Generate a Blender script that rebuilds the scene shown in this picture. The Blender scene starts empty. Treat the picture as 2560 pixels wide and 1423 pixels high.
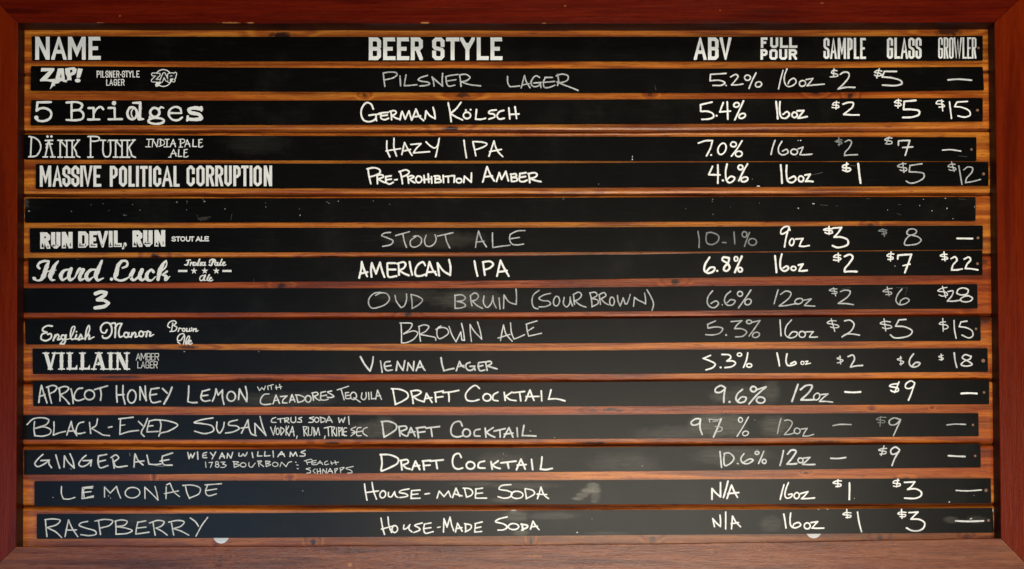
import bpy, math, random
from mathutils import Vector, geometry
random.seed(7)
S = bpy.context.scene
COL = S.collection

# ------------------------------------------------------------------ camera
D = 3.2                      # camera to plank face, metres (1 px of the 2560 px photo = 1 mm on the planks)
ZC = (711.5 - 1330) / 1000   # the photographer stands below: lens level with the foot of the board, frame shifted up
cam_d = bpy.data.cameras.new("camera"); cam = bpy.data.objects.new("camera", cam_d); COL.objects.link(cam)
cam.location = (0, -D, ZC); cam.rotation_euler = (math.radians(90), 0, 0)
cam_d.sensor_width = 36; cam_d.lens = 36 * D / 2.56; cam_d.shift_y = -ZC / 2.56
cam_d.clip_end = 100; S.camera = cam

# ------------------------------------------------------------------ world, lamps, exposure
w = bpy.data.worlds.new("World"); S.world = w; w.use_nodes = True
w.node_tree.nodes["Background"].inputs[0].default_value = (1.0, 0.62, 0.36, 1)
w.node_tree.nodes["Background"].inputs[1].default_value = 0.05
S.view_settings.view_transform = 'Standard'; S.view_settings.look = 'None'
S.view_settings.exposure = 0; S.view_settings.gamma = 1

def area(name, loc, target, sx, sy, power, col):
    l = bpy.data.lights.new(name, 'AREA'); l.shape = 'RECTANGLE'; l.size = sx; l.size_y = sy
    l.energy = power; l.color = col
    o = bpy.data.objects.new(name, l); COL.objects.link(o); o.location = loc
    o.rotation_euler = (Vector(target) - Vector(loc)).to_track_quat('-Z', 'Y').to_euler()
    return o
area("ceiling_lamp", (0.60, -1.45, 2.6), (0.4, 0, 0), 1.0, 0.5, 40, (1.0, 0.88, 0.72))
area("low_fill", (0.55, -1.8, -1.75), (0.35, 0, 0), 0.9, 0.4, 32, (1.0, 0.90, 0.76))  # added fill from below: brightens the foot, lets the sides fall off
area("side_fill", (5.6, -4.0, 0.9), (0, 0, 0), 1.2, 1.2, 10, (1.0, 0.86, 0.68))  # added fill from the side, placed clear of the mirror angles
area("room_opening_glow", (1.0, -7.5, -0.60), (0.2, 0, -0.5), 3.4, 2.0, 275, (1.0, 0.92, 0.77))
area("window_daylight", (-2.5, -7.0, -0.85), (-0.8, 0, -0.5), 2.2, 1.9, 60, (0.38, 0.65, 1.0))

# ------------------------------------------------------------------ helpers
def P(px, py, d=0.0):
    """photo position on the wall plane standing d metres proud of the planks"""
    k = (D - d) / D
    x = (px - 1280) / 1000; z = (711.5 - py) / 1000
    return (x * k, -d, ZC + (z - ZC) * k)

def link(o, parent=None):
    COL.objects.link(o)
    if parent: o.parent = parent
    return o

def mesh_obj(name, verts, faces, mat, parent=None, smooth=False):
    me = bpy.data.meshes.new(name); me.from_pydata([tuple(v) for v in verts], [], faces); me.update()
    me.materials.append(mat)
    if smooth:
        for p in me.polygons: p.use_smooth = True
    return link(bpy.data.objects.new(name, me), parent)

class NT:
    def __init__(s, name):
        s.m = bpy.data.materials.new(name); s.m.use_nodes = True
        s.t = s.m.node_tree; s.b = s.t.nodes["Principled BSDF"]
    def n(s, typ, ins=None, **kw):
        o = s.t.nodes.new(typ)
        for k, v in kw.items(): setattr(o, k, v)
        for k, v in (ins or {}).items():
            if hasattr(v, 'bl_rna') and isinstance(v, bpy.types.NodeSocket): s.t.links.new(v, o.inputs[k])
            else: o.inputs[k].default_value = v
        return o
    def math(s, op, a, b=0.0, c=0.0):
        return s.n('ShaderNodeMath', {0: a, 1: b, 2: c}, operation=op).outputs[0]
    def mix(s, f, a, b, mode='MIX'):
        return s.n('ShaderNodeMix', {0: f, 6: a, 7: b}, data_type='RGBA', blend_type=mode).outputs[2]
    def smooth(s, v, lo, hi, a=0.0, b=1.0):
        return s.n('ShaderNodeMapRange', {0: v, 1: lo, 2: hi, 3: a, 4: b}, interpolation_type='SMOOTHSTEP').outputs[0]
    def out(s, sock, val):
        if isinstance(val, bpy.types.NodeSocket): s.t.links.new(val, s.b.inputs[sock])
        else: s.b.inputs[sock].default_value = val

def spots(t, pos, lst, warp=None, d=0.0):
    """soft elliptical marks at fixed places on the wood or vinyl: (px,py,rx,ry,amount)"""
    acc = None
    for (px, py, rx, ry, am) in lst:
        x, y, z = P(px, py, d)
        sub = t.n('ShaderNodeVectorMath', {0: pos, 1: (x, 0, z)}, operation='SUBTRACT').outputs[0]
        sc = t.n('ShaderNodeVectorMath', {0: sub, 1: (1000 / rx, 0, 1000 / ry)}, operation='MULTIPLY').outputs[0]
        ln = t.n('ShaderNodeVectorMath', {0: sc}, operation='LENGTH').outputs['Value']
        if warp is not None: ln = t.math('ADD', ln, warp)
        v = t.math('MULTIPLY', t.smooth(ln, 0.45, 1.25, 1.0, 0.0), am)
        acc = v if acc is None else t.math('MAXIMUM', acc, v)
    return acc

# ------------------------------------------------------------------ wood
KNOTS = [(702,88,30,9,1),(2372,78,34,12,.9),(2040,230,12,8,.9),(1157,238,20,7,.8),(912,239,7,6,.7),(1127,322,20,9,1),
 (470,332,34,4,.9),(388,641,14,7,1),(823,643,26,4,1),(703,715,12,8,1),(1688,705,13,8,1),(1020,787,11,6,1),
 (1482,1026,12,5,.6),(1527,1024,20,4,1),(1548,1027,12,3,.9),(1815,1034,4,3,.8),(832,1109,20,6,.9),(1478,1109,46,6,1),
 (783,1356,8,9,1),(1327,1352,5,10,.8),(1630,1350,10,10,.7),(2200,1346,9,10,.7),(2416,1342,8,8,.6),(540,1365,6,10,.5),
 (2462,798,22,14,.9),(1430,487,26,5,.9),(1405,486,20,5,.6),(720,488,60,5,.7),(1045,644,30,4,.5),(2175,563,10,5,.8),
 (2126,240,8,8,.9),(2460,655,10,7,.7),(470,868,30,4,.9),(300,943,70,4,.8),(640,948,80,4,.8),(1320,945,6,4,.3),
 (2060,1106,60,5,.8),(2200,1110,70,5,.7),(2015,1182,6,3,.8),(2265,1196,10,4,.7),(2330,1020,3,3,.8),(2180,1022,4,4,.6),
 (1760,1110,10,3,.7),(1625,236,8,6,.6),(560,1355,30,4,.3),(385,1190,3,10,.7),(725,1197,5,8,.5),(1745,60,4,4,.3)]
def wood(name, dark, mid, light, vertical=False, knots=None, rough=0.4, seed=0.0, bump=0.18, ring=1.0, spec=0.5, hue=0.0, wear=None):
    t = NT(name)
    geo = t.n('ShaderNodeNewGeometry').outputs['Position']
    rnd = t.n('ShaderNodeObjectInfo').outputs['Random']
    off = t.n('ShaderNodeCombineXYZ', {0: t.math('MULTIPLY', rnd, 31.0), 1: seed, 2: t.math('MULTIPLY', rnd, 17.0)}).outputs[0]
    pos = t.n('ShaderNodeVectorMath', {0: geo, 1: off}, operation='ADD').outputs[0]
    st = (1.0, 6.0, 14.0) if not vertical else (14.0, 6.0, 1.0)
    def scaled(f):
        return t.n('ShaderNodeVectorMath', {0: pos, 1: tuple(f * c for c in st)}, operation='MULTIPLY').outputs[0]
    wob = t.n('ShaderNodeTexNoise', {'Vector': scaled(1.0), 'Scale': 1.0, 'Detail': 3.0, 'Roughness': 0.55}).outputs[0]
    kn = None; dep = 0.046 if name.startswith('mahogany') else 0.0
    if knots:
        kw = t.n('ShaderNodeTexNoise', {'Vector': geo, 'Scale': 90.0, 'Detail': 3.0}).outputs[0]
        kn = spots(t, geo, knots, t.math('MULTIPLY', t.math('SUBTRACT', kw, 0.5), 1.5), dep)
        kbig = spots(t, geo, [(a, b, c * 3.2, d * 2.6, e) for a, b, c, d, e in knots], None, dep)
    axis = t.n('ShaderNodeSeparateXYZ', {0: pos}).outputs[0 if vertical else 2]
    g = t.math('MULTIPLY_ADD', wob, 5.0, t.math('MULTIPLY', axis, 26.0))
    if kn is not None: g = t.math('MULTIPLY_ADD', kbig, 1.2, g)
    ringv = t.math('SINE', t.math('MULTIPLY', g, 6.283))
    ringv = t.math('MULTIPLY_ADD', ringv, 0.5 * ring, 0.5)
    fib = t.n('ShaderNodeTexNoise', {'Vector': scaled(12.0), 'Scale': 1.0, 'Detail': 5.0, 'Roughness': 0.65}).outputs[0]
    fine = t.n('ShaderNodeTexNoise', {'Vector': scaled(40.0), 'Scale': 1.0, 'Detail': 3.0, 'Roughness': 0.6}).outputs[0]
    big = t.n('ShaderNodeTexNoise', {'Vector': scaled(0.8), 'Scale': 2.5, 'Detail': 4.0, 'Roughness': 0.6}).outputs[0]
    f1 = t.math('ADD', t.math('MULTIPLY', ringv, 0.30), t.math('MULTIPLY', fib, 0.55))
    f1 = t.math('MULTIPLY_ADD', fine, 0.35, f1)
    f1 = t.smooth(f1, 0.36, 0.88)
    lv = t.n('ShaderNodeVectorMath', {0: pos, 1: (5.0, 30.0, 420.0) if not vertical else (420.0, 30.0, 5.0)}, operation='MULTIPLY').outputs[0]
    lines = t.n('ShaderNodeTexNoise', {'Vector': lv, 'Scale': 1.0, 'Detail': 2.0, 'Roughness': 0.5}).outputs[0]
    pv = t.n('ShaderNodeVectorMath', {0: pos, 1: (26.0, 60.0, 330.0) if not vertical else (330.0, 60.0, 26.0)}, operation='MULTIPLY').outputs[0]
    pores = t.n('ShaderNodeTexNoise', {'Vector': pv, 'Scale': 1.0, 'Detail': 2.0, 'Roughness': 0.5}).outputs[0]
    c = t.mix(f1, mid, light)
    hv = t.n('ShaderNodeTexNoise', {'Vector': scaled(0.35), 'Scale': 2.2, 'Detail': 3.0, 'Roughness': 0.5}).outputs[0]
    hv = t.math('ADD', hv, t.math('MULTIPLY', t.math('SUBTRACT', rnd, 0.5), 0.35 * hue))
    c = t.mix(t.smooth(hv, 0.34, 0.50, hue, 0.0), c, (0.62, 0.40, 0.28, 1), 'MULTIPLY')
    c = t.mix(t.smooth(hv, 0.52, 0.70, 0.0, hue), c, (1.0, 1.18, 1.15, 1), 'MULTIPLY')
    c = t.mix(t.smooth(big, 0.47, 0.72, 0.0, 0.75), c, dark)
    pits = t.n('ShaderNodeTexNoise', {'Vector': scaled(9.0), 'Scale': 2.6, 'Detail': 6.0, 'Roughness': 0.75}).outputs[0]
    c = t.mix(t.smooth(pits, 0.66, 0.74, 0.0, 0.6), c, dark)
    c = t.mix(t.smooth(lines, 0.50, 0.75, 0.0, 0.45), c, dark)
    c = t.mix(t.smooth(pores, 0.60, 0.70, 0.0, 0.7 if hue else 0.45), c, dark)
    sp = t.n('ShaderNodeTexNoise', {'Vector': geo, 'Scale': 420.0, 'Detail': 2.0}).outputs[0]
    c = t.mix(t.smooth(sp, 0.3, 0.7, 0.0, 0.16), c, dark)
    if kn is not None:
        c = t.mix(t.math('MULTIPLY', kbig, 0.35), c, mid)
        c = t.mix(kn, c, (0.028, 0.006, 0.002, 1))
    if wear:
        ww = t.n('ShaderNodeTexNoise', {'Vector': geo, 'Scale': 130.0, 'Detail': 3.0}).outputs[0]
        c = t.mix(spots(t, geo, wear, t.math('MULTIPLY', t.math('SUBTRACT', ww, 0.5), 2.5), 0.046), c, (0.42, 0.17, 0.055, 1))
    t.out('Base Color', c)
    t.out('Roughness', t.math('MULTIPLY_ADD', fib, 0.14, rough - 0.07))
    t.out('Specular IOR Level', spec)
    h = t.math('MULTIPLY_ADD', fine, 0.3, t.math('MULTIPLY', fib, 0.7))
    bm = t.n('ShaderNodeBump', {'Strength': bump, 'Distance': 0.004, 'Height': h}).outputs[0]
    t.t.links.new(bm, t.b.inputs['Normal'])
    return t.m

PINE = wood('stained_pine', (0.085, 0.010, 0.0015, 1), (0.31, 0.062, 0.005, 1), (0.67, 0.200, 0.020, 1), knots=KNOTS, rough=0.28, hue=1.0, spec=0.36)
GROOVE = wood('pine_groove_dark', (0.03, 0.003, 0.0005, 1), (0.10, 0.016, 0.002, 1), (0.24, 0.055, 0.007, 1), rough=0.35, seed=1, hue=1.0)  # darker pine tone on the lower bevel and deep groove faces
RAIL_H = wood('mahogany_stain_horizontal', (0.024, 0.0007, 0.0002, 1), (0.074, 0.0030, 0.0004, 1), (0.130, 0.0085, 0.0010, 1), rough=0.25, seed=5, bump=0.2, ring=0.5, spec=0.18, wear=[(575,57,24,1.6,.8),(625,57,12,1.4,.9),(1063,57,12,2,.9),(250,57,10,1.5,.5),(1360,58,6,1.5,.5),(300,40,3,2,.4),(1413,15,3,2,.5),(2055,8,4,2,.4),(1800,26,3,2,.3)],
              knots=[(1780,54,200,3,.7),(1350,56,120,3,.6),(800,55,140,3,.5),(1100,22,180,2,.4),(760,36,120,2,.4),(1900,30,90,2,.4),(1000,1358,4,3,.7),(842,1372,5,3,.8),(577,1390,4,3,.7),(1571,1396,5,2,.6),(1790,1381,5,3,.6),(1020,1415,6,3,.6),(700,1408,40,2,.5)])
RAIL_V = wood('mahogany_stain_vertical', (0.060, 0.0030, 0.0003, 1), (0.125, 0.0088, 0.0006, 1), (0.165, 0.0160, 0.0012, 1), vertical=True, rough=0.25, seed=9, bump=0.18, ring=0.3, spec=0.14)
RAIL_B = wood('mahogany_stain_lower_sheen_wear', (0.035, 0.004, 0.001, 1), (0.13, 0.026, 0.008, 1), (0.27, 0.085, 0.032, 1), rough=0.25, seed=3, bump=0.45, wear=[(100,1367,26,1.5,.6),(300,1367,40,1.4,.4),(875,1413,6,5,.6),(1335,1391,22,3,.5),(1560,1364,30,2,.4),(690,1398,30,2,.3),(1900,1376,5,2,.4),(2250,1372,40,1,.3)], ring=0.5, spec=0.45,  # same stain, base paled to paint in the sheen; wear spots are bare wood
              knots=[(1020,1358,4,3,.7),(842,1372,5,3,.8),(577,1390,4,3,.7),(1571,1396,5,2,.6),(1790,1381,5,3,.6),(1020,1415,6,3,.6),(700,1408,40,2,.5),(760,1398,22,2,.5),(550,1402,6,16,.4),(1340,1400,30,2,.4),(1640,1412,60,2,.4)])
EDGE = wood('rail_edge_painted_shade', (0.010, 0.0008, 0.0003, 1), (0.020, 0.0018, 0.0004, 1), (0.034, 0.0032, 0.0006, 1), rough=0.5, seed=2, bump=0.1, ring=0.4, spec=0.2)  # shade of the inner rail faces put into a darker colour

# ------------------------------------------------------------------ vinyl and inks
SMEAR = [(1482,1216,17,9,.95),(1486,1226,17,11,.95),(1470,1228,18,9,.95),(1456,1238,17,7,.85),(1444,1247,16,5,.7),(1488,1240,13,12,.5),(1486,1252,10,7,.4),(1285,1280,14,5,.6)]
DUST = [(1785,1062,60,34,.55),(1830,1062,36,30,.5),(1765,1075,70,16,.35),
 (1690,1085,110,20,.25),(1935,1065,40,26,.4),(1925,980,26,30,.3),(1800,992,30,16,.3),(1860,990,90,24,.2),(1830,1140,100,24,.3),
 (1560,1160,90,30,.2),(1290,1290,34,16,.45),(1300,1333,22,9,.5),(1262,1250,40,8,.3),(1190,1210,60,6,.3),(1380,1290,80,10,.25),
 (930,1075,50,24,.35),(960,1070,26,30,.35),(1250,1150,60,20,.2),(700,1000,160,20,.18),(1170,750,90,26,.3),(1020,740,90,20,.16),
 (1090,600,130,22,.18),(640,360,90,30,.06),(1850,450,14,8,.25),(2440,1300,30,10,.2),(60,505,14,20,.3),(2375,1300,20,9,.3),(510,548,14,5,.2),
(1300,1215,100,8,.25),(1520,1335,60,6,.25),(1925,1310,30,20,.25),(380,1300,80,20,.12)]
def vinyl():
    t = NT('black_chalkboard_vinyl')
    geo = t.n('ShaderNodeNewGeometry').outputs['Position']
    wv = t.n('ShaderNodeTexNoise', {'Vector': geo, 'Scale': 34.0, 'Detail': 6.0, 'Roughness': 0.7}).outputs[0]
    d = spots(t, geo, DUST, t.math('MULTIPLY', t.math('SUBTRACT', wv, 0.5), 1.4))
    d = t.math('MAXIMUM', d, spots(t, geo, SMEAR, t.math('MULTIPLY', t.math('SUBTRACT', wv, 0.5), 1.0)))
    cloud = t.n('ShaderNodeTexNoise', {'Vector': geo, 'Scale': 6.0, 'Detail': 6.0, 'Roughness': 0.65}).outputs[0]
    grit = t.n('ShaderNodeTexNoise', {'Vector': geo, 'Scale': 520.0, 'Detail': 2.0}).outputs[0]
    wipe = t.n('ShaderNodeTexNoise', {'Vector': t.n('ShaderNodeVectorMath', {0: geo, 1: (3, 1, 40)}, operation='MULTIPLY').outputs[0], 'Scale': 4.0, 'Detail': 6.0, 'Roughness': 0.7}).outputs[0]
    f = t.math('MULTIPLY', d, t.math('ADD', t.smooth(wv, 0.25, 0.75, 0.25, 0.6), t.smooth(wipe, 0.35, 0.65, 0.0, 0.4)))
    f = t.math('MULTIPLY', f, 0.40)
    f = t.math('ADD', f, t.smooth(cloud, 0.5, 0.85, 0.0, 0.015))
    f = t.math('ADD', f, t.smooth(wipe, 0.5, 0.85, 0.0, 0.014))
    sp = t.n('ShaderNodeTexNoise', {'Vector': geo, 'Scale': 160.0, 'Detail': 1.0}).outputs[0]
    f = t.math('ADD', f, t.smooth(sp, 0.83, 0.88, 0.0, 0.25))
    c = t.mix(f, (0.0006, 0.0006, 0.0005, 1), (0.62, 0.60, 0.50, 1))
    c = t.mix(t.smooth(grit, 0.3, 0.7, 0.0, 0.35), c, (0.001, 0.001, 0.001, 1))
    t.out('Base Color', c)
    t.out('Roughness', t.math('MULTIPLY_ADD', cloud, 0.08, 0.25))
    t.out('Specular IOR Level', 0.165)
    bm = t.n('ShaderNodeBump', {'Strength': 0.08, 'Distance': 0.002, 'Height': t.math('ADD', cloud, t.math('MULTIPLY', grit, 0.15))}).outputs[0]
    t.t.links.new(bm, t.b.inputs['Normal'])
    return t.m
VINYL = vinyl()
def ink(name, c, var=0.25, rough=0.7, sc=220.0, alpha=1.0):
    t = NT(name)
    geo = t.n('ShaderNodeNewGeometry').outputs['Position']
    a = t.n('ShaderNodeTexNoise', {'Vector': geo, 'Scale': sc, 'Detail': 3.0, 'Roughness': 0.7}).outputs[0]
    b = t.n('ShaderNodeTexNoise', {'Vector': geo, 'Scale': 28.0, 'Detail': 3.0}).outputs[0]
    f = t.math('ADD', t.smooth(a, 0.3, 0.7, 0.0, 0.5), t.smooth(b, 0.3, 0.7, 0.0, 0.5))
    t.out('Base Color', t.mix(f, tuple(x * (1 - var) for x in c) + (1,), tuple(c) + (1,)))
    t.out('Roughness', rough); t.out('Specular IOR Level', 0.25)
    return t.m
INK = {
 'print': ink('white_cut_vinyl', (0.78, 0.82, 0.82), 0.10, 0.5),
 'bright': ink('white_chalk_marker', (0.92, 0.94, 0.93), 0.15, 0.7, 110.0),
 'mid': ink('light_chalk_marker', (0.74, 0.78, 0.79), 0.34, 0.7, 110.0),
 'soft': ink('thin_chalk_marker', (0.55, 0.59, 0.60), 0.45, 0.7, 110.0),
 'faint': ink('rubbed_chalk', (0.24, 0.265, 0.27), 0.38),
 'ghost': ink('ghosted_chalk', (0.06, 0.065, 0.062), 0.5),
 'black': ink('black_print', (0.006, 0.006, 0.006), 0.3, 0.5),
 'hole': ink('punched_hole_showing_wood', (0.28, 0.15, 0.10), 0.4),
 'disc': ink('glossy_white', (0.97, 0.97, 0.97), 0.0, 0.12),
}

# ------------------------------------------------------------------ menu board: wall, planks, frame
plaster = NT('dark_wall_paint')
pn = plaster.n('ShaderNodeTexNoise', {'Vector': plaster.n('ShaderNodeNewGeometry').outputs['Position'], 'Scale': 12.0, 'Detail': 5.0}).outputs[0]
plaster.out('Base Color', plaster.mix(pn, (0.05, 0.02, 0.012, 1), (0.08, 0.035, 0.02, 1))); plaster.out('Roughness', 0.8)
wall = mesh_obj('wall', [(-4, .06, -2.2), (4, .06, -2.2), (4, .06, 2.2), (-4, .06, 2.2), (-4, .16, -2.2), (4, .16, -2.2), (4, .16, 2.2), (-4, .16, 2.2)],
                [(0, 1, 2, 3), (5, 4, 7, 6), (1, 5, 6, 2), (4, 0, 3, 7), (3, 2, 6, 7), (4, 5, 1, 0)], plaster.m)
wall['kind'] = 'structure'; wall['label'] = 'dark wall behind the framed menu board'

board = bpy.data.objects.new('menu_board', None); link(board); board.location = (0, 0, 0)
board['label'] = 'wooden menu board of orange pine planks inside a dark red stained frame'; board['category'] = 'menu board'

XS = [50, 640, 1280, 1920, 2500]
JOINTS = [(20, 20, 19, 19, 18), (187, 186, 184, 182, 180), (331, 330, 330, 329, 327), (490, 489.5, 489, 488, 487), (650, 648, 646, 642, 638),
          (800, 799, 797, 794, 790), (957, 957, 956, 953, 951), (1115, 1115, 1115, 1113, 1111), (1268, 1267.5, 1267, 1265, 1262), (1422, 1421, 1420, 1418, 1416)]
def ij(row, x):
    if x <= XS[0]: return row[0]
    for i in range(4):
        if x <= XS[i + 1]:
            f = (x - XS[i]) / (XS[i + 1] - XS[i]); return row[i] * (1 - f) + row[i + 1] * f
    return row[4]
# plank profile: (offset from upper edge or from lower edge in px, depth behind the face in m)
for k in range(9):
    top, bot = JOINTS[k], JOINTS[k + 1]
    verts, faces = [], []
    NX = 41
    prof = []
    for o_, dd in ((0.3, .018), (0.3, .0075), (1.2, .0060), (3.0, .0034), (5.0, .0014), (7.5, .0003), (9.5, 0.0)): prof.append((0, o_, dd))
    prof += [(2, .35, 0.0), (2, .65, 0.0)]
    for o_, dd in ((-10, 0.0), (-8, .0004), (-5.5, .0020), (-3.2, .0048), (-1.4, .0070), (-0.3, .0085), (-0.3, .018)): prof.append((1, o_, dd))
    for i in range(NX):
        x = 20 + (2530 - 20) * i / (NX - 1)
        yt, yb = ij(top, x), ij(bot, x)
        wv = 0.5 * math.sin(x * .011 + k * 2.1) + 0.35 * math.sin(x * .031 + k)
        for (ref, o_, dd) in prof:
            y = yt + o_ + wv if ref == 0 else (yb + o_ + wv * .8 if ref == 1 else yt + (yb - yt) * o_)
            # depths are real offsets: keep the outline where it is on the wall
            x3, _, z3 = P(x, y)
            verts.append((x3, dd, z3))
    n = len(prof)
    for i in range(NX - 1):
        for j in range(n - 1):
            a = i * n + j; faces.append((a, a + 1, a + n + 1, a + n))
        faces.append((i * n + n - 1, i * n, (i + 1) * n, (i + 1) * n + n - 1))
    faces.append(tuple(range(n))); faces.append(tuple(reversed(range((NX - 1) * n, NX * n))))
    o = mesh_obj('plank', verts, faces, PINE, board); o.data.materials.append(GROOVE)
    for q, p in enumerate(o.data.polygons):
        if q < (NX - 1) * n and (q % n) in (0, 1, 11, 12, 13, 14): p.material_index = 1
# backing sheet behind the planks
bk = [P(10, 10), P(2545, 10), P(2545, 1425), P(10, 1425)]
mesh_obj('backing_sheet', [(x, .0185, z) for x, y, z in bk] + [(x, .03, z) for x, y, z in bk], [(3, 2, 1, 0), (4, 5, 6, 7), (0, 1, 5, 4), (1, 2, 6, 5), (2, 3, 7, 6), (3, 0, 4, 7)], RAIL_H, board)

# frame rails: faces stand FD proud of the planks; mitred corners
FD = 0.046
def arris(path_in, path_out, name, mat):
    """rail from inner edge path (photo px on the rail face) to outer edge path; eased inner arris"""
    verts, faces = [], []
    n = len(path_in)
    for (ix, iy), (ox, oy) in zip(path_in, path_out):
        pi = Vector(P(ix, iy, FD)); po = Vector(P(ox, oy, FD))
        dr = (po - pi).normalized()
        # eased inner arris: 1.6 mm round over
        a = pi.copy(); a.y = 0.03
        b = pi.copy(); b.y = -FD + .0022
        b2 = pi + dr * .0006; b2.y = -FD + .0008
        c = pi + dr * .0022; c.y = -FD
        m = pi + (po - pi) * .5; m.y = -FD
        e = po.copy(); e.y = -FD
        f = po.copy(); f.y = .03
        verts += [a, b, b2, c, m, e, f]
    for i in range(n - 1):
        for j in range(6):
            q = i * 7 + j; faces.append((q, q + 1, q + 8, q + 7))
        faces.append((i * 7 + 6, i * 7, i * 7 + 7, i * 7 + 13))
    faces.append(tuple(range(7))); faces.append(tuple(reversed(range((n - 1) * 7, n * 7))))
    o = mesh_obj(name, verts, faces, mat, board)
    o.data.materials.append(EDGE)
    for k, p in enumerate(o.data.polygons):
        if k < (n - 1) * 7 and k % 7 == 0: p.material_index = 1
    return o
g = 0.7   # hairline at the mitres
TL, TR, BR, BL = (44, 57), (2487, 56), (2503, 1346), (40, 1367)
oTL, oTR, oBR, oBL = (-62, -50), (2600, -50), (2610, 1455), (-66, 1472)
def seg(a, b, mids, n=24):
    pts = [a] + mids + [b]; out = []
    for i in range(n + 1):
        x = a[0] + (b[0] - a[0]) * i / n
        for p, q in zip(pts, pts[1:]):
            lo, hi = min(p[0], q[0]), max(p[0], q[0])
            if lo - 1e-6 <= x <= hi + 1e-6:
                f = (x - p[0]) / (q[0] - p[0]); y = p[1] + (q[1] - p[1]) * f; break
        j = 0 if i in (0, n) else .45 * math.sin(x * .02) + .3 * math.sin(x * .057)
        out.append((x, y + j))
    return out
def lin(a, b, n=24): return [(a[0] + (b[0] - a[0]) * i / n, a[1] + (b[1] - a[1]) * i / n) for i in range(n + 1)]
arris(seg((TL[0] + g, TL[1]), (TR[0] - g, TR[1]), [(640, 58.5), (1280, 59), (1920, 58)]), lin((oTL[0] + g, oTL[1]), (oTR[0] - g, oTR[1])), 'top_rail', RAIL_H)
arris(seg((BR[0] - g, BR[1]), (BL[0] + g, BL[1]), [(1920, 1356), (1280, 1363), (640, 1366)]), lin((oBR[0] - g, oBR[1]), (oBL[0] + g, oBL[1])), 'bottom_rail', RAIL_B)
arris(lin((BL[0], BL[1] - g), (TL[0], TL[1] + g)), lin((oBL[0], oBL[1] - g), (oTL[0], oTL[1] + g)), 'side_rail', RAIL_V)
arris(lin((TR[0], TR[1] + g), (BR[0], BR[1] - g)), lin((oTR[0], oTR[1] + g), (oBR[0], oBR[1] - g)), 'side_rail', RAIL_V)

# ------------------------------------------------------------------ strips
#  (left x top, left x bottom, right x top, right x bottom, tops[L,640,1280,1920,R], bottoms[...], label)
STR = [
 (79,80,2457,2457,(90.5,92,92,91.5,90),(152,153.5,153.5,154,152),'black header strip with bold printed column titles, topmost strip of the board'),
 (77,76,2457,2460,(165,169,171,171,167),(227,229,232,232,226),'black strip with a jagged lightning bolt logo and a pilsner lager written in chalk'),
 (78,76,2457,2457,(250,251.5,250,247,245),(313.7,312.5,311,309,304),'black strip with a typewriter style printed name and a German Kölsch in bright chalk'),
 (60,60,2441,2441,(336,339.5,341,342,343),(399,401,402,402.4,402.6),'black strip reading hazy IPA with thin spiky printed name, ends short at the right'),
 (90,89,2471,2471,(410,409,408.5,405.2,405),(472.5,471,470,467.5,465),'black strip with tall condensed printed name and a pre-prohibition amber'),
 (62,62,2439,2439,(496,495.5,494.5,492,492.5),(557,556.5,555.5,554,552.5),'blank black strip with no writing, flecked with old chalk specks'),
 (74,75,2457,2457,(570.5,569.5,569,566,564),(631.5,631,631,628,624.2),'black strip with drippy heavy printed name and a stout ale at 10.1%'),
 (71,71,2456,2456,(645.5,644.5,640.5,631,626.2),(709,705,701,692,688),'black strip with flowing brush script name, three stars and bold American IPA'),
 (56,56,2443,2444,(720.5,720.5,720,714,710.5),(782,781.5,781,775,771.5),'black strip with a lone printed 3 and sour brown ale in thin chalk'),
 (62,64,2451,2452,(798,799,799,794,792),(861.5,860,859,855,852),'black strip with neat printed script name and brown ale in thin chalk'),
 (81,82,2469,2470,(871.5,875.5,877,873,870.5),(935.5,935.5,935.5,933,930),'black strip with western slab printed name and a Vienna lager'),
 (82,83,2473,2473,(952,955,956.5,952,950),(1016,1017,1017,1013.5,1011),'black strip with the apricot honey lemon cocktail all in handwriting'),
 (57,57,2446,2447,(1038,1037.5,1038,1034,1033),(1099.5,1099,1098,1095,1091),'black strip with the black-eyed susan cocktail and smudged chalk at the percentage'),
 (60,60,2451,2452,(1125,1123,1120,1115,1110),(1187,1184.5,1181,1175,1169),'black strip with the ginger ale cocktail and small bourbon note in chalk'),
 (86,86,2477,2478,(1203,1201.5,1201,1198,1196),(1265.5,1263.5,1261.5,1260.5,1259),'black strip reading lemonade with a pale chalk smear right of house-made soda'),
 (92,92,2482,2484,(1285,1283,1277,1274,1270),(1347.5,1344.5,1340,1335.5,1332),'black strip reading raspberry, lowest strip on the board'),
]
SD0, SD1 = 0.0020, 0.0055
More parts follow.
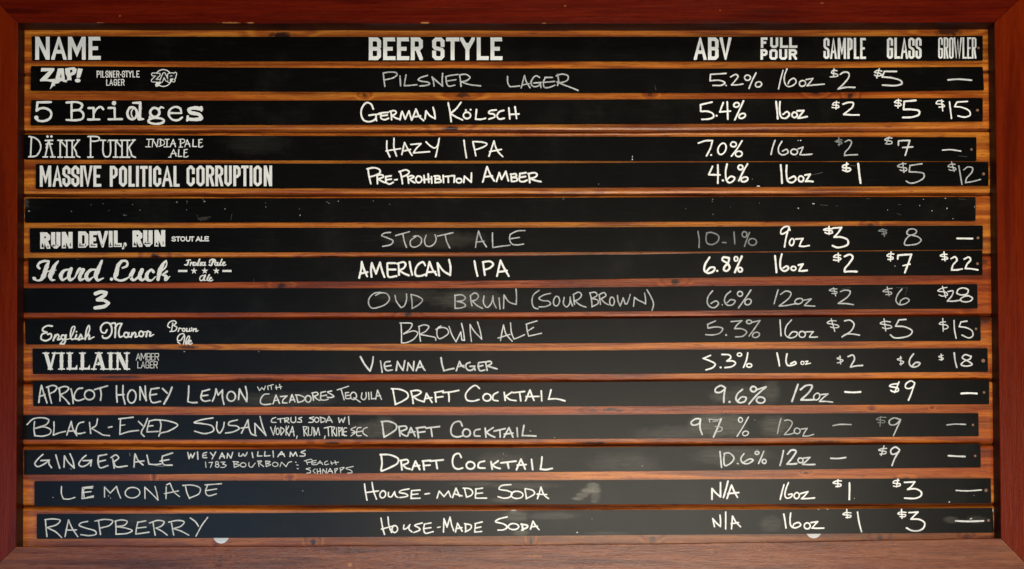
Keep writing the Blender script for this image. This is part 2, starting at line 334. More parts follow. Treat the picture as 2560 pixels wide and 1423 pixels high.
def make_strip(i, s):
    xlt, xlb, xrt, xrb, T, B, lab = s
    d0, d1 = SD0, SD1
    top, bot = [], []
    xs_t = [xlt, 640, 1280, 1920, xrt]
    N = 60
    def sm(xs, ys, x):
        for q in range(4):
            if x <= xs[q + 1] or q == 3:
                u = (x - xs[q]) / (xs[q + 1] - xs[q])
                y0 = ys[max(q - 1, 0)]; y1 = ys[q]; y2 = ys[q + 1]; y3 = ys[min(q + 2, 4)]
                return 0.5 * ((2 * y1) + (-y0 + y2) * u + (2 * y0 - 5 * y1 + 4 * y2 - y3) * u * u + (-y0 + 3 * y1 - 3 * y2 + y3) * u ** 3)
    r = 3.0
    for j in range(N + 1):
        u = j / N
        for lst, xl, xr, ys in ((top, xlt, xrt, T), (bot, xlb, xrb, B)):
            x = xl + r + (xr - xl - 2 * r) * u
            lst.append((x, sm([xl, 640, 1280, 1920, xr], ys, x)))
    # rounded corners
    def corner(cx, cy, a0, a1):
        return [(cx + r * math.cos(a0 + (a1 - a0) * q / 4), cy + r * math.sin(a0 + (a1 - a0) * q / 4)) for q in range(1, 4)]
    left = [(xlb, bot[0][1] - r), (xlt, top[0][1] + r)]
    h = math.pi / 2
    loopR = corner(top[-1][0], top[-1][1] + r, -h, 0) + [(xrt, top[-1][1] + r), (xrb, bot[-1][1] - r)] + corner(bot[-1][0], bot[-1][1] - r, 0, h)
    loopL = corner(bot[0][0], bot[0][1] - r, h, 2 * h) + [(xlb, bot[0][1] - r), (xlt, top[0][1] + r)] + corner(top[0][0], top[0][1] + r, 2 * h, 3 * h)
    verts = []; faces = []
    n = N + 1
    def add(pts, d): 
        b = len(verts); verts.extend([P(x, y, d) for x, y in pts]); return b
    ft, fb = add(top, d1), add(bot, d1)
    fR, fL = add(loopR, d1), add(loopL, d1)
    tot = len(verts)
    for p in (top, bot, loopR, loopL): add(p, d0)
    for j in range(N):
        faces.append((ft + j, fb + j, fb + j + 1, ft + j + 1))
    faces.append(tuple([ft + n - 1, fb + n - 1] + [fR + q for q in reversed(range(len(loopR)))]))
    faces.append(tuple([fb, ft] + [fL + q for q in reversed(range(len(loopL)))]))
    ring = [ft + j for j in range(n)] + [fR + q for q in range(len(loopR))] + [fb + j for j in reversed(range(n))] + [fL + q for q in range(len(loopL))]
    for a, b in zip(ring, ring[1:] + ring[:1]): faces.append((a, b, b + tot, a + tot))
    o = mesh_obj('menu_strip', verts, faces, VINYL)
    o['label'] = lab; o['category'] = 'menu strip'; o['group'] = 'black menu strips fixed across the board'
    return o
STRIPS = [make_strip(i, s) for i, s in enumerate(STR)]

# ------------------------------------------------------------------ lettering
TILE = {r + str(c): (c * 640, y) for r, y in (('A', 0), ('B', 230), ('C', 480), ('D', 700), ('E', 940), ('F', 1180)) for c in range(4)}

class Lay:
    """collects flat ink shapes as one mesh lying just proud of its strip; every stroke sits 15 microns above the last"""
    def __init__(s, tile): s.o = TILE[tile]; s.v = []; s.f = []; s.d = SD1 + .0002; s.k = 1.0
    def w(s, x, y): return P(s.o[0] + x / 4, s.o[1] + y / 4, s.d)
    def poly(s, pts):
        b = len(s.v); s.v += [s.w(x, y) for x, y in pts]; s.f.append(tuple(range(b, b + len(pts)))); s.d += 1.5e-5
    def tess(s, loops):
        tri = geometry.tessellate_polygon([[Vector((x, y, 0)) for x, y in l] for l in loops])
        flat = [p for l in loops for p in l]; b = len(s.v)
        s.v += [s.w(x, y) for x, y in flat]; s.f += [tuple(b + q for q in t) for t in tri]; s.d += 1.5e-5
    def done(s, name, inkname, strip, label=None):
        if not s.f: return
        # face every polygon towards the viewer
        F = []
        for f in s.f:
            a, b, c = (Vector(s.v[f[q]]) for q in (0, 1, 2))
            F.append(tuple(reversed(f)) if (b - a).cross(c - a).y > 0 else f)
        groups = [F]
        if label and 'words' in label:
            # far apart words become parts of their own
            iv = sorted((min(s.v[q][0] for q in f), max(s.v[q][0] for q in f), k) for k, f in enumerate(F))
            groups = [[]]; right = iv[0][1]
            for x0, x1, k in iv:
                if x0 - right > .011: groups.append([])
                right = max(right, x1); groups[-1].append(F[k])
        for G in groups[1:]:
            used = sorted({q for f in G for q in f}); m = {q: i for i, q in enumerate(used)}
            mesh_obj(name, [s.v[q] for q in used], [tuple(m[q] for q in f) for f in G], INK[inkname], STRIPS[strip])
        G = groups[0]; used = sorted({q for f in G for q in f}); m = {q: i for i, q in enumerate(used)}
        o = mesh_obj(name, [s.v[q] for q in used], [tuple(m[q] for q in f) for f in G], INK[inkname], STRIPS[strip])
        if len(groups) > 1: label = None
        if label: o['label'] = label
        return o

def crs(pts, step=7.0):
    """Catmull-Rom through (x,y,w) points"""
    if len(pts) < 3: 
        if len(pts) == 1: return pts
        a, b = pts; n = max(2, int(math.dist(a[:2], b[:2]) / 30))
        return [tuple(a[k] + (b[k] - a[k]) * i / n for k in range(3)) for i in range(n + 1)]
    out = []
    for i in range(len(pts) - 1):
        p0 = pts[i - 1] if i else tuple(2 * a - b for a, b in zip(pts[0], pts[1]))
        p1, p2 = pts[i], pts[i + 1]
        p3 = pts[i + 2] if i + 2 < len(pts) else tuple(2 * a - b for a, b in zip(pts[-1], pts[-2]))
        n = max(2, min(12, int(math.dist(p1[:2], p2[:2]) / step)))
        t01 = max(math.dist(p0[:2], p1[:2]), 1) ** .5; t12 = max(math.dist(p1[:2], p2[:2]), 1) ** .5; t23 = max(math.dist(p2[:2], p3[:2]), 1) ** .5
        for j in range(n):
            u = j / n; r = []
            for k in range(3):
                m1 = (p2[k] - p1[k] + t12 * ((p1[k] - p0[k]) / t01 - (p2[k] - p0[k]) / (t01 + t12)))
                m2 = (p2[k] - p1[k] + t12 * ((p3[k] - p2[k]) / t23 - (p3[k] - p1[k]) / (t12 + t23)))
                r.append((2 * p1[k] - 2 * p2[k] + m1 + m2) * u ** 3 + (-3 * p1[k] + 3 * p2[k] - 2 * m1 - m2) * u * u + m1 * u + p1[k])
            out.append(tuple(r))
    out.append(pts[-1]); return out

def brush(L, pts, vary=0.0, cap=True, closed=False):
    """round marker stroke along (x,y,w)"""
    ph = random.random() * 6
    if len(pts) == 1 or (len(pts) == 2 and math.dist(pts[0][:2], pts[1][:2]) < 1):
        x, y, wd = pts[0]; L.poly([(x + wd * .5 * math.cos(a * math.pi / 5), y + wd * .5 * math.sin(a * math.pi / 5)) for a in range(10)]); return
    n = len(pts); b = len(L.v); acc = 0
    for i, (x, y, wd) in enumerate(pts):
        a = pts[max(i - 1, 0)] if not closed else pts[(i - 1) % (n - 1)]
        c = pts[min(i + 1, n - 1)] if not closed else pts[(i + 1) % (n - 1)] if i < n - 1 else pts[1]
        dx, dy = c[0] - a[0], c[1] - a[1]; l = math.hypot(dx, dy) or 1
        acc += math.dist(pts[i][:2], pts[max(i - 1, 0)][:2])
        hw = wd * L.k / 2 * (1 + vary * math.sin(acc * .045 + ph) + vary * .6 * math.sin(acc * .13 + ph * 2))
        nx, ny = -dy / l * hw, dx / l * hw
        L.v += [L.w(x + nx, y + ny), L.w(x - nx, y - ny)]; L.d += 4e-7
        if cap and not closed and i in (0, n - 1):
            s = -1 if i == 0 else 1
            ends = (x, y, nx, ny, s)
            cb = None
            if i == 0: first = ends
            else: last = ends
    for i in range(n - 1): q = b + 2 * i; L.f.append((q, q + 1, q + 3, q + 2))
    if cap and not closed:
        for (x, y, nx, ny, s), v0 in ((first, b), (last, b + 2 * (n - 1))):
            # half disc from +n to -n bulging along s*tangent; tangent = (ny,-nx)
            tx, ty = (ny * s, -nx * s)
            k = len(L.v)
            for q in range(1, 5):
                a = math.pi * q / 5
                L.v.append(L.w(x + nx * math.cos(a) + tx * math.sin(a), y + ny * math.cos(a) + ty * math.sin(a)))
            L.f.append((v0, k, k + 1, k + 2, k + 3, v0 + 1))
    L.d += 1.5e-5

def hand(L, wd, data, vary=0.07, jit=0.0):
    for st in data.split(';'):
        st = st.strip()
        if not st: continue
        if st[0] == '@':
            v = [float(q) for q in st[1:].split(',')]; cx, cy, rx, ry = v[:4]; rot = math.radians(v[4]) if len(v) > 4 else 0
            ww = v[5] if len(v) > 5 else wd
            n = 26; a0 = -1.9
            pts = []
            for i in range(n + 2):
                a = a0 - 2 * math.pi * i / n
                rr = 1 + (.05 if i > n - 3 else 0) * (i - n + 3) / 3
                ex, ey = rx * math.cos(a) * rr, ry * math.sin(a) * rr
                pts.append((cx + ex * math.cos(rot) - ey * math.sin(rot), cy + ex * math.sin(rot) + ey * math.cos(rot), ww))
            brush(L, pts, vary); continue
        if st[0] == '*':
            v = [float(q) for q in st[1:].split(',')]
            L.poly([(v[0] + v[2] * math.cos(a * math.pi / 6), v[1] + (v[3] if len(v) > 3 else v[2]) * math.sin(a * math.pi / 6)) for a in range(12)]); continue
        run = []; 
        toks = st.split()
        for j, tk in enumerate(toks):
            cut = tk.endswith('!'); v = [float(q) for q in tk.rstrip('!').split(',')]
            p = (v[0], v[1], v[2] if len(v) > 2 else wd)
            run.append(p)
            if cut and j < len(toks) - 1:
                brush(L, crs(run), vary); run = [p]
        brush(L, crs(run), vary)

def W(strip, tile, wd, inkname, label, data, vary=0.07, name='handwriting'):
    L = Lay(tile); L.k = .9 if name == 'handwriting' else 1.0
    hand(L, wd, data, vary); o = L.done(name, inkname, strip, label)
    if name == 'chalk_specks': o['kind'] = 'stuff'
    return o

# ---- block letters (printed): centre lines in a unit box, mitred, clipped to the letter's box
def clip(poly, x0, y0, x1, y1):
    for ax, lim, sg in ((0, x0, 1), (0, x1, -1), (1, y0, 1), (1, y1, -1)):
        out = []
        for i in range(len(poly)):
            p, q = poly[i - 1], poly[i]
            ip, iq = (p[ax] - lim) * sg >= 0, (q[ax] - lim) * sg >= 0
            if ip != iq:
                f = (lim - p[ax]) / (q[ax] - p[ax]); out.append((p[0] + (q[0] - p[0]) * f, p[1] + (q[1] - p[1]) * f))
            if iq: out.append(q)
        poly = out
        if len(poly) < 3: return None
    return poly
def mitre(L, pts, th, box, closed=False, ext=(1, 1)):
    n = len(pts)
    if not closed:
        def push(a, b, e):
            l = math.dist(a, b) or 1; k = th * .5 * e / l; return (a[0] + (a[0] - b[0]) * k, a[1] + (a[1] - b[1]) * k)
        pts = list(pts); p0 = push(pts[0], pts[1], ext[0]); p1 = push(pts[-1], pts[-2], ext[1]); pts[0] = p0; pts[-1] = p1
    sides = []
    for i in range(n):
        p = pts[i]
        a = pts[i - 1] if (closed or i) else None; c = pts[(i + 1) % n] if (closed or i < n - 1) else None
        def nrm(u, v):
            l = math.dist(u, v) or 1; return (-(v[1] - u[1]) / l, (v[0] - u[0]) / l)
        if a is None: m = nrm(p, c); k = 1
        elif c is None: m = nrm(a, p); k = 1
        else:
            n1, n2 = nrm(a, p), nrm(p, c); m = (n1[0] + n2[0], n1[1] + n2[1]); l = math.hypot(*m) or 1; m = (m[0] / l, m[1] / l)
            k = min(1 / max(.2, m[0] * n1[0] + m[1] * n1[1]), 2.5)
        sides.append(((p[0] + m[0] * th / 2 * k, p[1] + m[1] * th / 2 * k), (p[0] - m[0] * th / 2 * k, p[1] - m[1] * th / 2 * k)))
    for i in range(n if closed else n - 1):
        (a, b), (c, d) = sides[i], sides[(i + 1) % n]
        q = clip([a, b, d, c], *box)
        if q: L.poly(q)
def glyph(ch, c, cy):
    """returns list of (points, closed); c,cy = chamfer in unit x / y"""
    C, K = c, cy
    G = {
     'A': [([(0, 1), (.5, 0), (1, 1)], 0), ([(.2, .68), (.8, .68)], 0)],
     'B': [([(0, 0), (1 - C, 0), (1, K), (1, .5 - K * .9), (1 - C * .7, .5), (1, .5 + K * .9), (1, 1 - K), (1 - C, 1), (0, 1)], 1), ([(0, .5), (1 - C * .8, .5)], 0)],
     'C': [([(1, .32), (1, K), (1 - C, 0), (C, 0), (0, K), (0, 1 - K), (C, 1), (1 - C, 1), (1, 1 - K), (1, .68)], 0)],
     'D': [([(0, 0), (1 - C, 0), (1, K), (1, 1 - K), (1 - C, 1), (0, 1)], 1)],
     'E': [([(1, 0), (0, 0), (0, 1), (1, 1)], 0), ([(0, .5), (.72, .5)], 0)],
     'F': [([(1, 0), (0, 0), (0, 1)], 0), ([(0, .5), (.72, .5)], 0)],
     'G': [([(1, .3), (1, K), (1 - C, 0), (C, 0), (0, K), (0, 1 - K), (C, 1), (1 - C, 1), (1, 1 - K), (1, .55), (.62, .55)], 0)],
     'I': [([(.5, 0), (.5, 1)], 0)],
     'L': [([(0, 0), (0, 1), (1, 1)], 0)],
     'M': [([(0, 1), (0, 0)], 0), ([(1, 1), (1, 0)], 0), ([(.03, -.05), (.5, .72), (.97, -.05)], 0)],
     'N': [([(0, 1), (0, 0)], 0), ([(1, 1), (1, 0)], 0), ([(.02, -.05), (.98, 1.05)], 0)],
     'O': [([(C, 0), (1 - C, 0), (1, K), (1, 1 - K), (1 - C, 1), (C, 1), (0, 1 - K), (0, K)], 1)],
     'P': [([(0, 1), (0, 0), (1 - C, 0), (1, K), (1, .54 - K), (1 - C, .54), (0, .54)], 0)],
     'R': [([(0, 1), (0, 0), (1 - C, 0), (1, K), (1, .50 - K), (1 - C, .50), (0, .50)], 0), ([(.55, .5), (1, 1)], 0)],
     'S': [([(1, .30), (1, K), (1 - C, 0), (C, 0), (0, K), (0, .40 - K * .2), (C * .6, .46), (1 - C * .6, .54), (1, .60 + K * .2), (1, 1 - K), (1 - C, 1), (C, 1), (0, 1 - K), (0, .70)], 0)],
     'T': [([(0, 0), (1, 0)], 0), ([(.5, 0), (.5, 1)], 0)],
     'U': [([(0, 0), (0, 1 - K), (C, 1), (1 - C, 1), (1, 1 - K), (1, 0)], 0)],
     'V': [([(0, 0), (.5, 1), (1, 0)], 0)],
     'W': [([(0, 0), (.27, 1), (.5, .1), (.73, 1), (1, 0)], 0)],
     'Y': [([(0, 0), (.5, .52), (1, 0)], 0), ([(.5, .5), (.5, 1)], 0)],
     '-': [([(0, .55), (1, .55)], 0)],
    }
    return G[ch]
def block(L, text, xs, y0, y1, th, cham=.45, dy=0.0):
    """text set in boxes xs=[(x0,x1)...]; th = stroke weight"""
    i = 0
    for ch, (x0, x1) in zip(text, xs):
        a0, b0 = y0 + dy * i, y1 + dy * i; i += 1
        wx, wy = (x1 - x0 - th), (b0 - a0 - th)
        wx = max(wx, .01)
        ch_px = th * cham
        for pts, cl in glyph(ch, min(.45, ch_px / wx), min(.22, ch_px / wy)):
            q = [(x0 + th / 2 + wx * u, a0 + th / 2 + wy * v) for u, v in pts]
            e = (3, 3) if ch in 'AVWMNYR' else (1, 1)
            if ch == 'A' and pts[0][1] == .68: e = (0, 0)
            if ch == 'R' and cl == 0 and len(pts) > 2: e = (1, 0)
            if ch == 'R' and len(pts) == 2: e = (0, 3)
            if ch == 'S': q = [(x, y) for x, y in q]
            mitre(L, q, th, (x0, a0, x1, b0), bool(cl), e)
            # flared ends on the header face are added by the caller
def PR(strip, tile, label, jobs, inkname='print', name='printed_lettering'):
    L = Lay(tile)
    for j in jobs: block(L, *j[:5], **(j[5] if len(j) > 5 else {}))
    return L.done(name, inkname, strip, label)

#==TEXT==
# ---- header
def flare(L, boxes, y0, y1, th, text):
    """tiny flared feet that the header face has on its stems"""
    for ch, (x0, x1) in zip(text, boxes):
        e = th * .13
        feet = {'N': [(x0, y1), (x0, y0)], 'E': [(x0, y1), (x0, y0)], 'B': [(x0, y0), (x0, y1)], 'R': [(x0, y1), (x0, y0)], 'M': [(x0, y1)], 'L': [(x0, y0), (x0, y1)]}.get(ch, [])
        for fx, fy in feet:
            s = -1 if fy == y1 else 1
            L.poly([(fx - e, fy), (fx + th * .3, fy), (fx + th * .3, fy + s * th * .8)])
        if ch in 'EL':
            L.poly([(x1 + e * .8, y1), (x1 - 1, y1), (x1 - 1, y1 - th * .98), (x1 + e * 1.2, y1 - th * .98)])
        if ch in 'TEF' :
            L.poly([(x1 - th * .4, y0 + th * .5), (x1, y0 + th * .5), (x1 + e * .6, y0 + th * 1.12)])
def HD(tile, label, text, xs, y0, y1, th, cham=.5):
    L = Lay(tile); block(L, text, xs, y0, y1, th, cham); flare(L, xs, y0, y1, th, text)
    return L.done('printed_lettering', 'print', 0, label)
HD('A0', 'bold printed column title NAME', 'NAME', [(353,497),(513,665),(680,857),(885,1003)], 368, 598, 38)
HD('A1', 'bold printed column title BEER', 'BEER', [(1128,1250),(1272,1390),(1410,1528),(1548,1668)], 375, 602, 39)
HD('A1', 'bold printed column title STYLE', 'STYLE', [(1762,1885),(1900,2032),(2040,2188),(2208,2323),(2345,2460)], 375, 602, 39)
HD('A2', 'printed column title ABV', 'ABV', [(1818,1946),(1960,2066),(2076,2195)], 375, 600, 35)
HD('A3', 'small stacked printed word FULL', 'FULL', [(-72,-6),(22,102),(120,200),(212,291)], 375, 480, 25)
HD('A3', 'small stacked printed word POUR', 'POUR', [(-75,-4),(14,96),(112,192),(208,290)], 492, 598, 25)
HD('A3', 'narrow printed column title SAMPLE', 'SAMPLE', [(555,615),(620,690),(697,780),(793,846),(858,910),(922,977)], 380, 590, 23)
HD('A3', 'narrow printed column title GLASS', 'GLASS', [(1189,1251),(1264,1318),(1325,1401),(1403,1467),(1474,1536)], 378, 588, 24)
HD('A3', 'very narrow printed column title GROWLER', 'GROWLER', [(1702,1749),(1757,1804),(1810,1856),(1856,1940),(1945,1986),(1992,2033),(2038,2084)], 375, 587, 17, .6)

# ---- row 1
L = Lay('A0')
L.tess([[(412,680),(545,682),(543,704),(470,795),(552,790),(548,820),(552,815),(575,808),(566,836),(548,842),(552,856),(531,862),(497,896),(512,848),(520,822),(470,812),(400,814),(402,795),(488,712),(408,716)]])
L.tess([[(578,686),(636,684),(650,800),(668,800),(670,824),(632,820),(630,812),(602,812),(590,830),(558,838),(545,805),(552,800)], [(600,775),(616,775),(611,732)]])
L.tess([[(650,684),(742,672),(766,690),(762,728),(742,748),(712,758),(714,806),(690,800),(668,810),(672,770),(655,740)], [(700,702),(722,698),(724,718),(702,734)]])
L.tess([[(778,684),(829,690),(800,780),(764,778)]])
hand(L, 10, '*777,806,29,20')
L.done('printed_logo', 'print', 1, 'jagged white comic style ZAP! logo with a lightning tail')
PR(1, 'A0', 'small printed words PILSNER-STYLE LAGER', [
 ('PILSNER', [(967,998),(1003,1015),(1022,1049),(1054,1086),(1092,1123),(1131,1155),(1163,1194)], 708, 777, 8.5, {'cham': .9}),
 ('-', [(1198,1216)], 712, 777, 9), ('STYLE', [(1220,1251),(1253,1283),(1284,1320),(1325,1351),(1364,1396)], 708, 775, 8.5, {'cham': .9}),
 ('LAGER', [(1062,1088),(1093,1130),(1137,1170),(1178,1203),(1211,1245)], 791, 857, 8.5, {'cham': .9})])
L = Lay('A0'); ring = [(1633 + 84 * math.cos(a * math.pi / 24), 781 + 84 * math.sin(a * math.pi / 24), 10) for a in range(49)]
brush(L, ring, 0, closed=True); L.done('printed_logo', 'print', 1, 'small round emblem ring')
ZL = '1530,745 1588,748! 1528,806! 1590,808; 1612,812 1640,742! 1668,800; 1690,812 1690,748! 1730,746 1732,768 1695,778; 1752,738 1740,782; 1734,806 1736,806; 1600,815 1570,850'
L = Lay('A0'); L.d += .0004; hand(L, 38, ZL, 0); L.done('printed_logo', 'print', 1, 'outlined word ZAP! across the small emblem')
L = Lay('A0'); L.d += .0010; hand(L, 21, ZL.replace('; 1600,815 1570,850', ''), 0); L.done('printed_logo', 'black', 1, 'black filling of the outlined word')
W(1,'A1',15,'soft','thin chalk word PILSNER','1272,730 1280,800 1288,865; 1275,730 1340,722 1400,728 1412,745 1380,775 1290,800; 1440,760 1446,860; 1500,750 1482,858! 1540,855 1608,848; 1715,755 1640,780 1622,800 1650,812 1725,825 1738,838 1700,855 1640,860; 1760,770 1775,815 1780,862; 1760,770 1810,815 1865,862! 1862,800 1866,735; 2020,745 1930,758 1895,770; 1900,765 1905,830 1925,862 1990,852; 1905,812 2000,798; 2035,750 2045,810 2050,862; 2035,750 2100,745 2140,775 2110,805 2055,820! 2130,845 2245,860')
W(1,'A2',15,'soft','thin chalk word LAGER','-45,765 -42,830 -22,868! 30,865 75,860; 92,880 110,810 125,755! 140,810 180,878; 105,850 170,838; 275,775 240,758 205,790 190,830 205,860 240,868 275,850 285,828; 283,835 290,878; 215,832 290,825; 405,775 330,775; 335,775 315,820 325,875 380,872 430,852; 310,825 425,815; 455,745 465,810 455,855; 440,760 500,742 560,760 555,800 500,825 450,820! 520,850 600,880 660,905')
W(1,'A2',16,'mid','chalk figure 5.2%','2140,735 1985,745! 1980,808! 2080,805 2130,830 2100,852 2010,855; 2140,855 2143,857; 2185,770 2240,745 2260,765 2230,810 2195,850! 2250,850 2310,840; @2355,778,30,26,0; 2440,730 2405,800 2370,885; @2465,845,32,25,-20')
W(1,'A3',15,'mid','chalk figure 16oz','150,705 125,800 105,890; 190,690 165,760 165,820 190,862 240,860 282,820 262,785 222,800 200,840; @345,835,32,28,-30; 380,797 450,785! 420,825 390,858! 470,850 565,842')
W(1,'A3',14,'mid','chalk price $2','690,708 650,705 635,730 690,742 700,758 660,768 622,770; 660,690 655,765; 722,745,17 760,722,17 805,730,17 810,765,17 765,830,17 700,892,17! 770,875,17 868,875,17')
W(1,'A3',15,'mid','chalk price $5','1138,712 1095,705 1065,725 1120,735 1135,750 1100,762 1065,752; 1112,688 1088,780; 1285,715,18 1165,715,18! 1142,770,18! 1240,780,18 1330,810,18 1340,835,18 1290,855,18 1145,852,18')
W(1,'A3',17,'mid','chalk dash in the growler column','1800,800 1900,793 2037,803')

# ---- row 2
W(2,'B0',23,'print','large typewriter style printed 5','510,102 375,104! 366,188! 400,166 450,163 500,188 514,225 492,270 430,292 380,284 358,262;*364,258,22', .08, 'printed_lettering')
W(2,'B0',21,'print','large typewriter style printed word Bridges','715,108 716,275; 665,106 780,104 822,130 802,170 720,186; 720,188 800,186 834,222 824,266 770,282 665,280; 885,162 936,160! 936,275; 880,276 995,275; 940,215,18 968,168,18 1010,150,20 1032,172,24; 1085,160 1146,160! 1148,270; 1085,274 1220,272; *1140,112,22; 1330,110,20 1402,108,24! 1400,190,30 1392,268,36! 1435,272,18; @1322,214,48,60,0,24; @1345,214,32,48,0,12; @1548,205,46,44,0,24; @1562,290,78,30,0,22; 1515,235,14 1492,252,14 1520,268,18; 1588,175,18 1612,152,20 1634,160,18; 1695,212 1815,212,16! 1800,165 1750,150 1698,180 1688,230 1722,275 1780,282 1822,255; 2015,172,36 1950,160,34 1885,176,30 1905,205,34 1990,226,36 2012,262,36 1950,276,34 1880,270,34; 2012,155,26 2015,188,20; 1878,245,22 1872,285,22', .08, 'printed_lettering')
W(2,'B1',19,'bright','bright chalk word GERMAN','1172,170 1150,122 1105,108 1065,150 1050,210 1075,280 1130,298 1180,282 1200,262; 1130,234 1190,226 1240,222; 1200,232 1202,262 1205,288; 1322,205 1275,208 1230,216; 1252,215 1250,262 1285,278 1325,264; 1250,240 1312,232; 1350,196 1356,278; 1338,196 1385,188 1402,205 1386,226 1356,236! 1400,262 1432,272; 1440,280 1455,210 1462,195! 1492,272! 1530,190! 1556,280; 1562,272 1600,172! 1635,250 1676,286; 1580,250 1645,240; 1690,270 1700,190! 1740,238 1792,268! 1785,210 1770,155')
W(2,'B1',19,'bright','bright chalk word KÖLSCH','1922,110 1940,200 1952,298; 2050,105 2000,170 1945,215! 2000,250 2065,280; @2110,235,36,32,0; 2098,182 2100,184; 2145,177 2147,179; 2205,178 2196,272! 2250,274 2295,264; 2402,180 2335,192 2328,212 2382,225 2388,248 2330,272; 2478,185 2436,198 2410,238 2430,270 2482,264; 2528,160 2538,270; 2590,150 2606,266; 2532,226 2630,220')
W(2,'B2',19,'bright','bright chalk figure 5.4%','2000,102 1886,128! 1888,195! 1960,195 2010,220 2015,250 1970,270 1900,275; 2045,237,22 2048,239,22; 2112,108 2078,200! 2184,192; 2152,100 2156,190 2158,272; @2245,130,28,22,-20; 2315,90 2270,190 2228,280; @2302,240,34,22,-25')
W(2,'B3',20,'bright','bright chalk figure 16oz','80,95 90,180 97,268; 120,98 116,190 135,255 180,262 214,225 192,198 150,225; @266,230,26,26,0; 292,190 358,186! 330,225 300,262! 340,258 392,247')
W(2,'B3',13,'bright','bright chalk price $2','710,108 665,106 645,128 700,136 710,152 680,160 640,155; 685,92 680,170; 750,122,18 800,106,18 852,110,18 845,150,18 800,190,18 757,224,18! 830,230,18 908,230,18')
W(2,'B3',14,'bright','bright chalk price $5','1335,90 1290,85 1265,105 1325,115 1330,132 1300,142 1270,135; 1305,75 1300,160; 1478,85,20 1362,95,20! 1356,175,20! 1440,176,20 1512,192,20 1510,225,20 1450,250,20 1347,256,20')
W(2,'B3',13,'bright','bright chalk price $15','1755,95 1700,90 1680,115 1750,125 1765,145 1710,152; 1735,80 1748,190; 1815,100,16 1835,265,16; 1995,95,16 1890,102,16! 1866,146,16! 1940,155,16 2012,190,16 2022,230,16 1970,252,16 1900,240,16')

# ---- row 3
W(3,'B0',15,'print','thin spiky printed word DÄNK','314,455 306,645! 360,640 398,590 408,540 388,490 345,458 290,446; 288,648 340,648; 462,560 486,490; 452,645 476,540; 490,490 528,645; 452,486 528,484; 462,522 522,520; 430,650 474,650; 506,650 550,650; *475,446,13;*514,446,13; 602,486 602,645; 578,484 626,484; 606,490 660,550; 668,486 668,645; 652,486 700,484; 580,652 624,652; 646,652 690,652; 722,486 722,645; 700,486 742,484; 788,484 736,556! 760,600 770,640 798,652; 772,482 796,482; 702,652 744,652', 0.03, 'printed_lettering')
W(3,'B0',15,'print','thin spiky printed word PÜNK','906,455 906,645; 880,446 960,446 990,456 990,480 960,492 908,492; 878,652 930,652; 1032,486 1032,610 1050,645 1088,645 1104,610 1104,486; 1006,484 1056,484; 1086,484 1128,484; 1076,500,8 1078,500,8; 1156,486 1156,645; 1132,484 1178,484; 1160,490 1212,548; 1220,486 1220,645; 1204,484 1244,484; 1134,652 1178,652; 1198,652 1242,652; 1274,486 1274,645; 1252,484 1298,484; 1340,484 1288,556! 1308,600 1320,640 1354,654; 1322,482 1352,480; 1252,652 1298,652', 0.03, 'printed_lettering')
W(3,'B0',9,'print','small jagged printed words INDIA PALE ALE','1490,478 1485,545; 1466,474 1512,474; 1455,548 1505,550; 1522,550 1530,478! 1570,548,12! 1580,476; 1512,472 1540,474; 1606,472,12 1606,540,12; 1590,472 1640,490 1642,522 1590,546; 1672,478,12 1668,546,12; 1650,474 1692,474; 1640,550 1696,548; 1702,550 1732,474! 1755,548,13; 1708,520 1755,518; 1804,478,12 1806,550,12; 1786,474 1842,476 1846,500 1808,516; 1790,552 1826,552; 1848,548 1872,478! 1900,548,13; 1854,522 1898,520; 1932,476,12 1928,546,12! 1966,546,10; 2024,474 1986,478; 1990,478,12 1988,545,12; 1988,510 2016,506; 1984,550 2010,552 2028,540; 1702,650 1736,576! 1762,642,13; 1688,652 1712,652; 1712,618 1762,614; 1788,576,12 1784,645,12! 1820,645,10; 1874,574 1840,578; 1842,578,12 1840,642,12; 1840,610 1868,606; 1836,650 1862,652 1882,640', 0.05, 'printed_lettering')
W(3,'B1',17,'bright','chalk word HAZY','1308,490 1310,580 1338,650; 1380,465 1380,560 1405,642; 1300,590 1445,567; 1458,627 1485,505! 1518,570 1560,635; 1470,592 1545,576; 1548,525 1650,518! 1600,570 1575,610! 1660,603 1735,598; 1700,500 1750,545 1790,560 1820,525 1832,465; 1822,525 1808,600 1796,650')
W(3,'B1',17,'bright','chalk word IPA','2080,485 2090,570 2105,658; 2168,497 2182,560 2198,638; 2170,497 2260,502 2310,520 2280,548 2190,580; 2330,642 2380,490! 2400,560 2430,610 2468,648; 2335,597 2455,575')
W(3,'B2',18,'bright','chalk figure 7.0%','1864,512 1930,490 2005,486! 1985,560 1945,640; 1990,630,20 1993,632,20; @2100,570,38,58,22; @2215,525,28,24,0; 2300,490 2250,570 2195,642; @2268,620,34,27,-10')
W(3,'B3',16,'mid','chalk figure 16oz','70,485 48,550 30,625; 138,495 105,560 110,610 150,630 200,605 188,575 145,592; @262,600,34,27,0; 300,570 350,552! 335,590 320,628! 380,628 440,622; 300,486,11 302,486,11; 325,486,13 327,486,13')
W(3,'B3',11,'faint','rubbed chalk dollar sign','740,480 700,480 680,500 735,502 740,515 700,525; 708,455 712,538; 670,495 700,492')
W(3,'B3',14,'soft','thin chalk figure 2','770,500 810,482 835,500 810,560 770,605 765,635! 830,630 895,628')
W(3,'B3',14,'soft','thin chalk dollar sign','1240,462 1195,460 1168,480 1235,495 1240,512 1200,522 1175,515; 1212,448 1182,520')
W(3,'B3',17,'mid','chalk figure 7','1303,535 1306,490! 1360,486 1418,486! 1395,560 1372,635; 1345,556 1448,550')
W(3,'B3',14,'mid','chalk dash in the growler column','1745,582 1830,578 1928,592')
